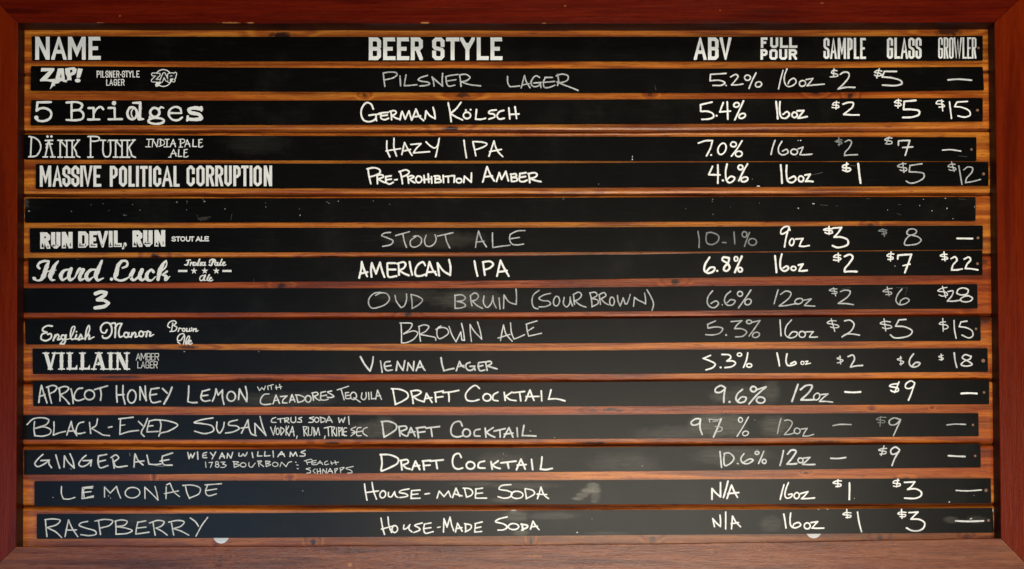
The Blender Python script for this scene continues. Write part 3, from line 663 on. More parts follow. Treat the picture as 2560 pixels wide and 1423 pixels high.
W(3,'B3',6,'ghost','ghost of an old chalk line','1905,640 1990,648; 280,640 290,655')

# ---- row 4
PR(4, 'B0', 'tall condensed printed word MASSIVE', [('MASSIVE', [(398,512),(526,622),(624,706),(712,795),(802,830),(830,925),(934,1013)], 737, 948, 29, {'cham': .8})])
PR(4, 'B0', 'tall condensed printed word POLITICAL', [('POLITICAL', [(1098,1176),(1190,1270),(1285,1348),(1360,1389),(1400,1476),(1488,1517),(1532,1612),(1620,1724),(1735,1796)], 740, 948, 29, {'cham': .8})])
PR(4, 'B0', 'tall condensed printed word CORRUPTION', [('CORRUPTION', [(1866,1948),(1964,2046),(2060,2142),(2152,2232),(2244,2318),(2333,2406),(2412,2486),(2496,2524),(2535,2618),(2638,2721)], 736, 943, 28, {'cham': .8})])
W(4,'B1',19,'bright','bright chalk words PRE-PROHIBITION','1120,768 1130,840 1148,918; 1112,770 1180,758 1238,780 1238,810 1190,835 1140,850; 1212,832 1215,918; 1205,834 1262,830 1275,848 1225,872! 1262,895 1296,908; 1350,840 1296,848; 1298,845 1302,905 1335,922 1372,905; 1302,880 1352,872; 1385,880 1412,876; 1440,795 1455,850 1465,918; 1432,798 1500,780 1532,800 1512,828 1460,850; 1520,850 1526,912; 1515,848 1560,838 1580,850 1535,874! 1562,895 1590,908; @1628,875,30,32,0; 1680,835 1685,908; 1722,820 1728,905; 1672,880 1738,870; 1755,848 1758,912; 1792,842 1792,908; 1780,842 1830,842 1838,858 1800,870! 1846,878 1850,898 1795,908; 1872,835 1876,908; 1892,846 1975,838; 1922,845 1924,905; 1985,838 1980,905; @2030,888,28,22,0; 2078,905 2084,842! 2112,868 2152,902! 2155,810')
W(4,'B1',20,'bright','bright chalk word AMBER','2268,900 2310,748! 2345,830 2382,890; 2285,850 2365,840; 2405,895 2432,808! 2456,875! 2498,795! 2524,890; 2550,820 2556,895; 2545,824 2600,822 2602,842 2562,856! 2608,862 2610,886 2560,896; 2700,808 2640,818; 2640,816 2636,888 2672,898 2712,882; 2640,855 2695,846; 2728,820 2738,905; 2722,818 2792,810 2812,830 2786,855 2740,866! 2790,885 2850,897')
W(4,'B2',20,'bright','bright chalk figure 4.6%','2005,745 1968,828! 2080,830; 2058,730 2060,830 2058,912; 2108,885,24 2110,886,24; 2150,722 2136,800 2145,880 2170,908 2212,890 2226,860 2190,845 2155,872; @2285,755,24,23,0; 2355,720 2310,800 2268,888; @2325,875,35,22,-18')
W(4,'B3',20,'bright','bright chalk figure 16oz','127,730 135,820 140,912; 187,735 184,820 202,895 245,905 280,872 262,845 210,868; @330,870,26,28,0; 370,832 422,824! 400,860 375,895! 410,892 450,897')
W(4,'B3',8,'ghost','ghost chalk tail','420,835 545,805; 825,735 875,740')
W(4,'B3',18,'bright','bright chalk price $1','800,722 752,738 745,755 820,765 825,782 790,795 748,782; 787,708 780,795; 902,718,22 912,810,22 925,910,22')
W(4,'B3',13,'soft','thin chalk price $5','1380,718 1330,722 1295,745 1385,765 1385,785 1340,788 1320,778; 1348,708 1360,805; 1540,718,15 1420,736,15! 1412,800,15! 1500,803,15 1560,820,15 1555,860,15 1490,900,15 1420,912,15 1382,892,15')
W(4,'B3',12,'soft','thin chalk price $12','1870,725 1830,722 1800,745 1870,760 1880,775 1830,785 1810,775; 1835,700 1862,795; 1908,740,14 1925,840,14 1940,925,14; 1958,778,14 2000,750,14 2046,762,14 2040,800,14 1985,865,14 1975,907,14! 2050,895,14 2125,875,14')

# ---- row 6
PR(6, 'C0', 'heavy dripping printed words', [
 ('RUN', [(402,502),(511,604),(618,726)], 404, 568, 41, {'cham': .5, 'dy': -2}),
 ('DEVIL', [(782,884),(894,972),(972,1080),(1084,1130),(1138,1218)], 395, 558, 38, {'cham': .5, 'dy': -2}),
 ('RUN', [(1325,1424),(1432,1526),(1544,1652)], 386, 550, 41, {'cham': .5, 'dy': -2})])
W(6,'C0',24,'print','printed comma with a slanted tail','1250,520,30 1252,530,30! 1228,568,16', 0, 'printed_lettering')
L = Lay('C0'); L.d += .0012
for (x, y0, y1, ww) in [(424,510,556,14),(432,528,556,8),(482,535,556,8),(533,520,548,9),(560,508,530,10),(578,525,540,7),(642,525,552,12),(700,520,535,7),(706,505,545,7),(800,505,545,12),(820,520,545,8),(857,512,540,8),
                        (918,518,540,9),(950,532,542,6),(1022,520,536,8),(1105,502,540,9),(1152,515,538,11),(1190,528,540,6),(1248,525,552,8),(1345,500,535,12),(1355,515,536,7),(1402,518,535,7),(1455,495,520,9),(1482,500,518,8),(1500,505,516,6),(1565,500,532,12),(1632,490,525,8)]:
    L.poly([(x - ww / 2, y1), (x - ww / 2, (y0 + y1) / 2), (x - ww * .1, y0), (x + ww / 2, (y0 * 2 + y1) / 3), (x + ww * .45, y1)])
for (x0, x1, y) in [(421,452,556),(520,556,540),(470,482,552),(632,655,552),(790,845,545),(905,955,540),(1093,1118,541),(1150,1205,538),(1335,1366,535),(1440,1500,520),(1555,1580,532),(1236,1256,556)]:
    L.poly([(x0, y - 7), (x1, y - 7), (x1, y), (x0, y)])
L.done('printed_lettering', 'black', 6, 'black drip shapes at the feet of the heavy letters')
W(6,'C0',11,'print','small plain printed words STOUT ALE','1752,456 1738,449 1722,456 1726,467 1750,473 1754,485 1738,492 1720,484; 1762,450 1800,450; 1781,450 1781,492; @1828,470,20,20,0; 1864,448 1864,478 1872,490 1890,490 1898,478 1898,448; 1906,450 1938,450; 1922,450 1922,492; 1962,492 1982,448! 2002,492; 1969,478 1995,478; 2015,447 2012,488! 2036,488; 2084,449 2050,449! 2050,489! 2086,489; 2050,468 2082,468', 0, 'printed_lettering')
W(6,'C1',14,'soft','thin chalk word STOUT','1345,405 1285,412 1255,435 1315,460 1370,490 1350,525 1265,545; 1395,437 1535,398; 1470,425 1482,490 1505,555; 1600,445 1545,490 1550,540 1590,552 1645,520 1655,470 1620,440 1575,445; 1702,432 1685,490 1700,535 1740,545 1785,515 1802,470 1790,428; 1815,442 1970,408; 1892,430 1905,490 1937,560')
W(6,'C1',14,'soft','thin chalk word ALE','2195,555 2208,470 2225,390! 2260,480 2305,550; 2200,502 2280,492; 2365,410 2365,480 2368,557! 2440,545 2540,533; 2690,386 2610,392 2540,425; 2542,425 2535,470 2560,520 2610,530 2675,522; 2545,468 2635,455')
W(6,'C2',15,'faint','faint rubbed chalk figure 10.1%','1860,395 1872,480 1870,555; 1945,412 1990,405 2065,440 2060,490 2000,527 1950,510 1940,450 1950,415; 2105,505 2140,508; 2220,400 2228,520; @2325,425,24,28,0; 2375,405 2350,470 2325,545; @2405,500,40,34,0')
W(6,'C3',18,'bright','bright chalk figure 9oz','220,385 205,348 165,350 130,385 132,420 175,407 208,380; 205,370 180,460 165,550; @238,502,22,34,15; 275,472 350,466! 330,500 315,542! 360,545 412,536')
W(6,'C3',16,'bright','bright chalk price $3','640,370 590,365 555,380 640,392 645,408 590,415 570,405; 610,345 612,425; 650,362,20 736,356,20! 700,410,20 662,452,20! 730,452,20 795,480,20 800,522,20 750,548,20 690,555,20 646,538,20')
W(6,'C3',12,'faint','rubbed chalk dollar sign','1188,385 1150,375 1105,390 1180,402 1185,415 1140,422; 1145,370 1165,445')
W(6,'C3',14,'soft','thin chalk figure 8','1390,400 1405,378 1450,370 1485,388 1480,410 1430,432 1392,422 1388,398; 1430,430 1500,450 1532,480 1500,515 1430,530 1368,528 1370,490 1400,450 1432,430')
W(6,'C3',19,'bright','bright chalk dash in the growler column','1892,465 2045,467')

# ---- row 7 script logo (weight varies along the stroke)
W(7,'C0',20,'print','flowing brush script printed word Hard','395,765,22 378,745,26 392,712,26 440,692,22 490,692,16! 462,760,44 440,830,46 405,880,26 360,882,18 335,860,22; *345,868,18; 582,692,14 548,735,36 520,800,46 502,850,44 520,880,26 548,880,12; 455,800,14 500,790,12 560,782,8; 690,775,16 640,788,30 608,840,36 625,880,26 680,850,14; 712,768,30 688,840,42 700,880,30 745,860,12! 790,775,28 800,762,16; 800,775,20 835,778,30! 800,840,40 800,880,26 855,862,12; 955,775,14 900,785,28 862,840,40 880,882,28 935,850,14; 1018,690,24 985,770,42 958,840,42 975,882,28 1035,862,10', .1, 'printed_lettering')
W(7,'C0',20,'print','flowing brush script printed word Luck','*1115,872,17; 1225,760,16 1268,740,22 1272,700,24 1225,690,24 1180,740,38 1165,810,46 1150,860,30 1190,885,22 1240,880,22 1300,845,10; 1338,780,32 1308,850,40 1335,882,26 1400,835,14; 1420,780,36 1395,850,44 1420,882,24 1465,850,12; 1535,800,26 1515,778,22 1470,820,36 1470,870,34 1510,885,20 1560,845,10; 1580,875,34 1600,790,44 1635,715,32 1662,688,16! 1668,720,14 1650,760,16 1600,800,12; 1670,795,24 1620,830,12! 1660,845,34 1655,880,28 1698,845,10', .1, 'printed_lettering')
W(7,'C0',9,'black','worn patches in the script letters','505,780 560,790; 610,840 620,870; 640,850 650,870; 1480,800 1450,850; 1600,840 1595,870; 1440,860 1460,855; 690,830 700,860; 1620,860 1640,865;1300,860 1310,850', .2, 'printed_lettering')
W(7,'C0',12,'print','small script printed words India Pale','1865,684 1905,680; 1888,680,16 1870,730,16 1845,728,10; 1902,735 1912,702,16 1918,715! 1938,702,14 1930,735,14 1945,732,8; @1950,721,13,14,0; 1996,674,16 1976,735,16 1988,733,8; 2010,705,15 2001,735,15 2014,732; @2032,720,13,15,0; 2052,705,15 2046,735,15 2060,732,8; 2095,710 2100,685 2135,674,14 2155,688,14 2125,706; 2132,685,17 2110,735,17 2090,730; @2160,720,13,15,0; 2180,705,15 2175,735,15 2192,730; 2220,674,15 2198,732,15 2215,732; 2225,722 2252,708,9 2240,700 2226,722,15 2235,736 2262,728,8', .05, 'printed_lettering')
L = Lay('C0')
for x0 in (1782, 2224): L.poly([(x0, 780), (x0 + 91, 780), (x0 + 91, 801), (x0, 801)])
for cx in (1940, 2048, 2163):
    pts = [(cx + (34 if q % 2 == 0 else 14) * math.sin(q * math.pi / 5), 790 - (34 if q % 2 == 0 else 14) * math.cos(q * math.pi / 5)) for q in range(10)]
    L.tess([pts])
L.done('printed_logo', 'print', 7, 'three printed stars between two short bars')
W(7,'C0',12,'print','small script printed word Ale','2050,836,10 2015,840 1998,865 2008,888 2040,870; 2052,835,18 2038,880,16 2060,885,8; 2092,830,15 2072,880,15 2088,888; 2092,875 2118,862,9 2108,854 2094,875,15 2104,890 2130,880,8', .05, 'printed_lettering')
W(7,'C1',22,'bright','bold chalk word AMERICAN','1032,860 1050,780 1058,700! 1078,770 1112,845; 1048,815 1115,802; 1155,850 1150,780 1158,710! 1200,818! 1240,705! 1262,790 1284,852; 1392,712 1318,712; 1312,715 1314,770 1326,848 1405,842; 1320,776 1395,776; 1425,715 1430,830; 1410,718 1478,702 1496,722 1478,762 1432,785! 1480,815 1528,835; 1536,700 1548,770 1562,830; 1692,735 1670,702 1620,728 1592,790 1600,835 1648,840 1692,825; 1702,838 1735,700! 1768,780 1805,830; 1718,802 1795,798; 1832,838 1815,712! 1875,790 1942,832! 1945,750 1930,678')
W(7,'C1',22,'bright','bold chalk word IPA','2185,692 2198,770 2215,840; 2270,702 2288,832; 2268,702 2340,695 2372,722 2340,760 2285,778; 2410,842 2445,685! 2480,760 2528,842; 2420,802 2508,788')
W(7,'C2',23,'bright','bold chalk figure 6.8%','1975,655 1930,730 1925,790 1965,812 2020,788 2026,758 1985,756 1950,790; 2052,790; 2168,660 2112,655 2102,678 2160,720 2176,760 2150,790 2120,782 2124,750 2160,712 2172,662; @2240,670,18,22,0,18; 2298,645 2260,730 2228,805; @2282,778,20,22,0,20')
W(7,'C3',21,'bright','bold chalk figure 16oz','70,640 78,720 85,805; 138,622 122,700 130,770 165,792 205,765 190,742 150,762; @255,765,24,20,0,18; 305,732 350,722! 325,760 310,790! 350,790 390,785')
W(7,'C3',15,'bright','bold chalk price $2','725,635 680,630 655,650 720,660 730,672 690,685 655,680; 702,612 705,698; 765,645,21 820,626,21 848,650,21 815,710,21 768,770,21 766,798,21! 830,795,21 888,797,21')
W(7,'C3',15,'bright','bold chalk price $7','1258,622 1210,620 1190,640 1250,655 1250,668 1200,675; 1230,600 1225,690; 1297,670,18 1300,634,20! 1370,628,20 1434,625,20! 1405,710,20 1368,808,20; 1350,738,16 1420,722,16')
W(7,'C3',14,'faint','rubbed chalk dot','1270,742')
W(7,'C3',15,'bright','bold chalk price $22','1790,625 1745,625 1722,640 1790,655 1795,668 1740,675; 1760,600 1770,688; 1830,668,18 1870,650,18 1890,680,18 1850,730,18 1836,780,18! 1890,780,18 1942,770,18; 1962,672,18 2010,652,18 2026,680,18 1992,720,18 1972,765,18! 2040,770,18 2098,780,18')

# ---- row 8
W(8,'D0',30,'print','bold slanted printed 3','955,138,36 1010,120,36 1062,128,34! 1050,150,34 975,198,34! 1040,205,32 1085,232,34! 1050,262,36 950,280,34', .05, 'printed_lettering')
W(8,'D1',14,'soft','thin chalk word OUD','1245,125 1180,135 1130,190 1130,250 1160,282 1220,275 1300,240 1335,190 1310,140 1250,130 1195,155; 1390,155 1402,210 1450,278! 1480,262 1505,200 1505,140; 1550,145 1560,220 1562,285; 1553,145 1620,165 1665,200 1630,245 1560,287')
W(8,'D1',14,'soft','thin chalk word BRUIN','1990,150 1990,220 1990,285; 1985,155 2060,150 2095,180 2070,205 2010,215! 2080,235 2095,260 2050,280 1990,285; 2145,165 2150,220 2160,258; 2140,160 2190,130 2225,160 2200,200 2160,210! 2210,255 2265,285; 2280,160 2275,230 2310,275 2350,240 2370,160; 2370,165 2375,220 2402,280; 2430,180 2440,290; 2475,285 2480,150! 2530,220 2602,245! 2605,160 2600,92')
W(8,'D2',14,'soft','thin chalk words (SOUR BROWN)','270,105 215,150 200,220 220,275 260,290; 385,135 320,150 270,185 300,205 370,215 385,240 340,265 270,270; @445,213,30,48,8; 522,175 515,240 545,270 575,240 582,170; 580,175 590,220 605,260; 615,150 625,245; 612,147 670,122 695,150 670,190 630,210! 680,250 740,272; 780,130 795,200 800,270; 775,130 835,125 850,155 800,185! 860,205 860,235 800,268; 872,150 885,245; 868,150 920,127 940,155 890,190! 930,230 970,250; @1000,215,24,42,0; 1055,155 1060,210 1082,262! 1112,180! 1132,240! 1150,240! 1170,190 1182,145; 1215,265 1225,175! 1262,202 1310,225 1335,240! 1335,190 1325,130; 1350,100 1390,170 1415,240 1400,305')
W(8,'D2',15,'soft','thin chalk figure 6.6%','2005,110 1960,170 1955,235 1985,272 2030,275 2065,235 2040,210 1990,235; 2102,245,10 2104,252,10; 2185,115 2140,155 2125,210 2150,250 2200,250 2232,212 2190,197 2150,230; @2280,140,26,24,0; 2390,100 2330,190 2265,280; @2360,220,34,28,-35')
W(8,'D3',14,'soft','thin chalk figure 12oz','100,100 80,170 60,240; 125,145 180,112 230,130 215,175 110,262! 190,255 285,235; @308,213,42,26,-20; 345,205 432,190! 390,230 365,256! 420,260 467,262')
W(8,'D3',11,'soft','thin chalk price $2','690,90 640,90 612,105 690,120 685,135 640,135; 655,78 677,160; 725,117,15 770,102,15 822,115,15 805,160,15 703,235,15! 780,237,15 855,248,15')
W(8,'D3',11,'soft','thin chalk price $6','1240,85 1180,95 1148,115 1235,125 1235,140 1180,147; 1192,70 1212,160; 1340,90,14 1295,150,14 1280,210,14 1310,245,14 1370,240,14 1412,205,14 1382,182,14 1330,205,14 1318,238,14')
W(8,'D3',6,'ghost','ghost of an old figure 7','1285,78 1395,80! 1370,150; 790,80 825,78; 735,90 780,82')
W(8,'D3',12,'mid','chalk price $28','1790,75 1735,85 1698,110 1780,125 1795,150 1745,162 1710,150; 1745,65 1777,175; 1800,117,15 1850,110,15 1840,155,15 1793,212,15! 1860,212,15 1930,202,15; 1888,132,15 1900,98,15 1950,80,15 2002,100,15 1990,138,15 1930,150,15 1890,135,15; 1935,150,15 2010,160,15 2045,185,15 2020,212,15 1950,217,15 1922,197,15 1960,167,15 2010,158,15')

# ---- row 9
W(9,'D0',17,'print','neat script printed word English','522,462 475,458 430,485 428,508 470,524; 470,526 420,545 412,590 460,608 512,575 508,538 478,545; 532,606 552,550; 545,580 575,545 590,562 575,598 602,592; @632,574,20,22,0; 660,550 652,615 640,640! 600,640,14! 640,600,10 700,585,10 735,520,14 748,468,14 725,470,14 705,560,17 720,596 750,582,12; 765,548 752,592 780,585,12; *765,518,9; 782,596 808,545! 822,580 790,600; 822,590,12 850,580,12 895,500,14 890,455,14 868,490 852,595; 860,570 888,545 895,562 888,592 940,570,12', .04, 'printed_lettering')
W(9,'D0',17,'print','neat script printed word Manor','1070,500 1050,530 1015,520 1008,475 1040,435 1085,430 1115,470 1112,540 1075,580 1030,578 1025,560; 1105,440 1150,432 1155,490 1150,575; 1150,480 1180,440 1218,438! 1195,490 1188,540 1200,572 1232,560,12; @1262,550,22,24,0; 1290,528 1284,568 1310,565,12; 1312,574 1322,530; 1318,555 1348,525 1358,542 1352,572 1382,562,12; @1412,540,22,26,0; 1432,522,12 1465,518,12; 1462,568 1470,528 1478,512! 1506,526! 1498,562 1537,546,12', .04, 'printed_lettering')
W(9,'D0',12,'print','small script printed words Brown Ale','1728,432 1715,512; 1698,478 1678,465 1690,428 1740,408 1762,428 1735,455! 1768,475 1752,508 1700,516; 1782,516 1792,482! 1815,486; @1838,500,14,15,0; 1868,485 1866,515! 1892,512! 1898,485; 1896,512 1920,505 1916,478; 1932,516 1938,486; 1938,498 1962,486 1958,516 1980,506; 1838,560 1812,600! 1780,610 1775,580 1800,545 1835,538 1846,565 1836,640; 1800,640,12 1778,622; 1860,638 1896,575 1890,560 1870,580 1858,640 1880,636; 1886,628 1914,612 1900,602 1886,630 1900,645 1922,632', .04, 'printed_lettering')
W(9,'D1',13,'mid','thin chalk word BROWN','1450,430 1455,530 1455,630; 1438,430 1560,440 1540,490 1475,540! 1580,510 1617,530 1580,590 1500,628 1455,630; 1630,465 1635,540 1645,612; 1625,467 1680,450 1728,465 1700,510 1635,545! 1720,560 1795,580 1797,603; 1850,460 1818,482 1810,550 1832,587 1880,570 1925,530 1910,490 1860,475 1798,495; 1930,465 1960,550 2000,620! 2048,520! 2058,600! 2085,605! 2075,520 2055,435; 2155,615 2145,540 2140,445! 2180,510 2257,592! 2240,500 2215,420')
W(9,'D1',13,'mid','thin chalk word ALE','2445,607 2460,520 2475,450! 2500,540 2562,612; 2420,582 2540,545; 2545,430 2555,530 2580,592! 2620,577 2685,548; 2810,410 2700,443; 2705,445 2712,510 2727,562! 2790,548 2855,534; 2715,512 2775,475')
W(9,'D2',14,'soft','thin chalk figure 5.3%','2035,410 1955,445! 1960,482! 2050,470 2107,487 2080,530 2010,550 1935,547; 2140,550,20 2142,552,20; 2190,417 2300,408! 2250,450 2225,487! 2300,490 2347,520 2310,562 2235,570; @2370,420,26,18,0; 2395,425 2480,405! 2430,480 2370,562; @2440,550,36,25,-20')
W(9,'D3',14,'mid','chalk figure 16oz','120,400 125,480 130,560; 235,400 180,470 175,550 220,580 280,562 292,527 245,520 203,570; @342,545,32,30,0; 380,520 455,517! 430,545 415,572! 450,573 495,570')
W(9,'D3',12,'mid','chalk price $2','680,410 620,410 592,430 700,455 708,470 660,480 625,470; 632,388 668,515; 765,410,15 820,403,15 860,440,15 835,505,15 740,570,15! 775,545,15 830,540,15 915,552,15')
W(9,'D3',12,'mid','chalk price $5','1225,420 1160,415 1122,435 1230,460 1238,475 1170,487 1145,477; 1160,388 1178,510; 1380,395,16 1310,400,16! 1275,462,16! 1370,470,16 1442,512,16 1422,550,16 1340,577,16 1260,577,16 1225,550,16')
W(9,'D3',12,'mid','chalk price $15','1775,420 1740,420 1712,440 1790,455 1802,475 1760,492 1750,480; 1748,385 1752,515; 1860,405,14 1865,500,14 1882,585,14; 1990,412,15 1930,420,15! 1912,467,15! 1990,480,15 2042,512,15 2047,560,15 2010,580,15 1940,552,15')

# ---- row 10
L = Lay('D0')
def stem(x, t=34, y0=732, y1=893):
    L.poly([(x - t/2, y0), (x + t/2, y0), (x + t/2, y1), (x - t/2, y1)])
    L.poly([(x - t/2 - 6, 812), (x, 788), (x + t/2 + 6, 812), (x, 836)])
def serif(x0, x1, y, up):
    m = (x0 + x1) / 2; s = -1 if up else 1
    L.poly([(x0, y - 7), (x1, y - 7), (x1, y + 7), (x0, y + 7)])
    L.poly([(m - 14, y), (m + 14, y), (m, y + s * 16)])
    L.poly([(x0, y - 7 * s), (x0 - 5, y + s * 7), (x0 + 14, y + 7 * s)]); L.poly([(x1, y - 7 * s), (x1 + 5, y + s * 7), (x1 - 14, y + 7 * s)])
mitre(L, [(458, 732), (503, 890)], 36, (430, 725, 560, 895)); mitre(L, [(545, 732), (506, 890)], 22, (430, 725, 580, 895))
serif(428, 490, 733, True); serif(520, 578, 733, True); serif(480, 528, 891, False)
for x in (615, 698, 824, 1106): stem(x)
serif(585, 645, 733, True); serif(583, 647, 891, False)
for x in (698, 824):
    serif(x - 31, x + 31, 733, True); L.poly([(x - 32, 878), (x + 72, 878), (x + 72, 898), (x - 32, 898)]); L.poly([(x + 50, 880), (x + 74, 846), (x + 76, 898)])
    L.poly([(x - 14, 890), (x + 14, 890), (x, 908)])
mitre(L, [(982, 732), (936, 892)], 18, (900, 728, 1070, 895)); mitre(L, [(988, 732), (1034, 892)], 36, (900, 728, 1075, 895)); L.poly([(950, 838), (1020, 838), (1020, 850), (950, 850)])
L.poly([(975, 825), (988, 818), (1000, 838), (985, 860)])
serif(912, 964, 891, False); serif(1004, 1066, 891, False); serif(952, 1024, 732, True)
serif(1075, 1137, 733, True); serif(1074, 1138, 891, False)
stem(1176, 20); stem(1268, 20); mitre(L, [(1180, 725), (1262, 895)], 38, (1164, 728, 1280, 897))
serif(1148, 1205, 733, True); serif(1242, 1296, 733, True); serif(1150, 1205, 891, False); serif(1244, 1298, 891, False)
L.done('printed_lettering', 'print', 10, 'western slab printed word VILLAIN')
AX = [('AMBER', [(1358,1406),(1408,1462),(1466,1506),(1510,1542),(1546,1590)], 732, 806), ('LAGER', [(1374,1408),(1410,1452),(1456,1492),(1498,1532),(1536,1576)], 814, 884)]
PR(10, 'D0', 'small thin printed words AMBER LAGER', [(a, b, c, d, 7, {'cham': .6}) for a, b, c, d in AX], 'mid')
W(10,'D1',17,'mid','chalk word VIENNA','1045,770,20 1090,850,20 1140,912,18! 1165,830,18 1172,770,16; 1245,810,15 1262,925,15; 1340,815 1292,825 1285,872 1308,905 1362,900; 1288,866 1350,856; 1402,905 1415,815! 1440,862 1470,905! 1488,810; 1512,905 1522,830! 1550,872 1572,907! 1580,815; 1602,907 1640,810! 1665,870 1690,905; 1615,877 1672,867')
W(10,'D1',17,'mid','chalk word LAGER','1850,780,20 1862,850,19 1880,908,18! 1930,895 1980,885; 2003,907 2035,815! 2052,850 2082,875; 2015,868 2080,857; 2140,825 2103,842 2102,880 2130,905 2168,895 2182,868! 2190,902; 2140,865 2190,862; 2280,820 2228,828; 2226,830 2222,870 2242,908 2288,900; 2228,866 2268,856; 2296,822 2312,905; 2292,822 2345,815 2356,835 2315,860! 2360,875 2412,890')
W(10,'D2',18,'bright','chalk figure 5.3%','1985,755,15 1912,785,16! 1980,810 2032,842 2010,875 1940,900; 2085,875,22 2087,876,22; 2100,745 2175,752 2188,775 2148,812! 2212,812 2236,832 2200,866 2130,877; @2275,747,22,16,0,15; 2358,730 2345,800 2315,875; @2372,855,26,18,0,17')
W(10,'D3',18,'bright','chalk figure 16oz','90,730 105,800 115,860; 190,740 180,810 195,852 240,855 282,835 270,818 228,838; @345,830,16,16,0,11; 370,815,11 400,812,11! 375,845,11! 425,832,11')
W(10,'D3',12,'mid','chalk price $2','725,772 690,785 750,805 735,820 692,830; 720,760 725,840; 800,767,17 850,752,17 865,790,17 835,850,17 825,872,17! 880,860,17 945,855,17')
W(10,'D3',12,'mid','chalk price $6','1335,780 1293,795 1357,820 1345,835 1318,842; 1325,765 1330,852; 1455,740,17 1420,790,17 1414,840,17 1445,870,17 1500,860,17 1520,832,17 1480,826,17 1442,860,17')
W(10,'D3',11,'mid','chalk price $18','1750,755 1705,768 1755,785 1745,796 1713,797; 1730,740 1735,805; 1862,730,16 1870,800,16 1888,875,16; 2030,765,16 1970,748,16 1942,778,16 2000,812,16 2042,845,16 1990,862,16 1932,848,16 1960,815,16 2020,790,16 2032,762,16')

# ---- row 11
W(11,'E0',17,'mid','chalk word APRICOT','388,265 400,170 415,95! 440,180 470,270; 390,207 450,187; 482,112 495,190 515,272; 465,115 530,95 567,112 550,150 492,180; 592,122 600,200 600,250; 583,125 650,105 687,122 665,155 602,190! 650,230 692,280; 710,130 725,200 732,275; 825,122 780,130 743,190 745,230 780,247 840,230; @895,190,50,48,-15; 945,137 1075,100; 1000,120 1012,180 1005,245')
W(11,'E0',17,'mid','chalk word HONEY','1165,100 1165,180 1172,262; 1230,95 1230,190 1250,280; 1165,192 1240,187; @1318,207,42,65,5; 1400,240 1400,110! 1430,180 1462,247! 1455,180 1452,100; 1590,120 1510,132; 1512,128 1498,200 1522,265 1605,255; 1505,192 1565,182; 1625,127,19 1672,172,19; 1720,115,19 1690,190,21 1640,280,21')
W(11,'E0',17,'mid','chalk word LEMON','1888,100 1885,180 1878,257! 1920,267 1970,266; 2095,135 2022,155; 2025,150 2010,220 2040,252 2100,245; 2018,200 2080,192; 2125,252 2150,190 2160,130! 2182,192! 2225,140! 2225,220 2240,285; @2312,205,42,48,0; 2385,237 2395,130! 2420,180 2467,257! 2470,180 2455,105')
W(11,'E1',10,'mid','small chalk word WITH','15,110 35,147! 58,117! 80,140! 95,100; 115,105 122,138; 120,100 175,86; 150,95 155,135; 200,95 206,135; 235,85 247,130; 195,118 258,108')
W(11,'E1',14,'mid','small chalk word CAZADORES','130,180 80,187 45,240 50,275 90,287 150,280; 170,280 200,192! 235,275; 180,247 225,242; 245,207 310,200! 270,240 265,270! 310,270; 335,265 360,187! 390,260; 342,242 385,237; 402,192 420,265; 395,190 450,197 490,225 470,250 420,265; @522,230,28,33,0; 565,172 575,245; 558,172 610,165 620,185 580,205! 615,235 640,245; 697,155 647,167; 650,165 650,235 690,242 722,232; 652,202 705,192; 757,150 715,162 747,180 780,205 740,217 712,212')
W(11,'E1',13,'mid','small chalk word TEQUILA','812,140 925,103; 850,130 865,180 882,240; 927,165 892,170; 895,167 900,225 942,225; 900,197 935,192; @975,200,30,36,0; 978,218 1042,262; 1060,170 1055,225 1080,238 1100,215 1100,165; 1125,165 1130,235; 1152,162 1155,230! 1195,225; 1197,235 1215,142! 1255,235; 1202,202 1245,197')
W(11,'E1',18,'bright','bright chalk word DRAFT','1368,132 1380,200 1394,280; 1355,128 1440,135 1512,170 1520,210 1470,250 1392,286; 1550,155 1565,220 1572,275; 1548,152 1620,145 1652,162 1620,190 1570,207! 1620,240 1680,258; 1680,260 1705,175! 1732,220 1760,265; 1690,227 1760,217; 1792,170 1800,260; 1785,167 1872,150; 1795,217 1870,207; 1868,167 1950,160 2028,145; 1925,165 1930,210 1930,255')
W(11,'E2',18,'bright','bright chalk word COCKTAIL','-325,125 -365,95 -425,130 -465,190 -450,240 -390,252 -330,237; @-250,215,40,36,0; -140,162 -185,190 -190,237 -140,250; -78,165 -68,245; 0,162 -65,205! -20,237 40,248; 12,168 125,156; 76,165 88,250; 135,250 180,140! 197,190 220,245; 140,207 270,205; 292,150 298,250; 390,140 375,200 366,232! 450,230 530,250')
W(11,'E2',19,'mid','chalk figure 9.6%','2135,120 2090,97 2035,130 2035,160 2080,165 2130,130! 2120,200 2118,265; 2175,260,24; 2305,135 2255,180 2240,235 2275,267 2330,252 2340,217 2300,210 2260,245; @2415,132,30,26,0; 2440,140 2540,110! 2450,190 2370,280; @2487,242,42,30,0')
W(11,'E3',20,'mid','chalk figure 12oz','300,85 270,170 240,255; 325,137 380,97 440,97 420,150 330,240! 400,240 460,237; @487,207,28,36,35,15; 530,187,15 600,180,15! 550,220,15 515,255,15! 580,255,15 645,262,15')
W(11,'E3',20,'bright','bright chalk dash in the sample column','772,160 850,165 925,160')
W(11,'E3',17,'bright','bright chalk price $9','1303,78 1240,85 1215,102 1300,125 1302,150 1250,157 1228,145; 1310,60 1267,165; 1465,68 1430,50 1380,80 1375,115 1410,127 1455,102 1467,72! 1435,170 1405,243')
W(11,'E3',20,'bright','bright chalk dash in the growler column','1932,176 2000,172 2088,176')

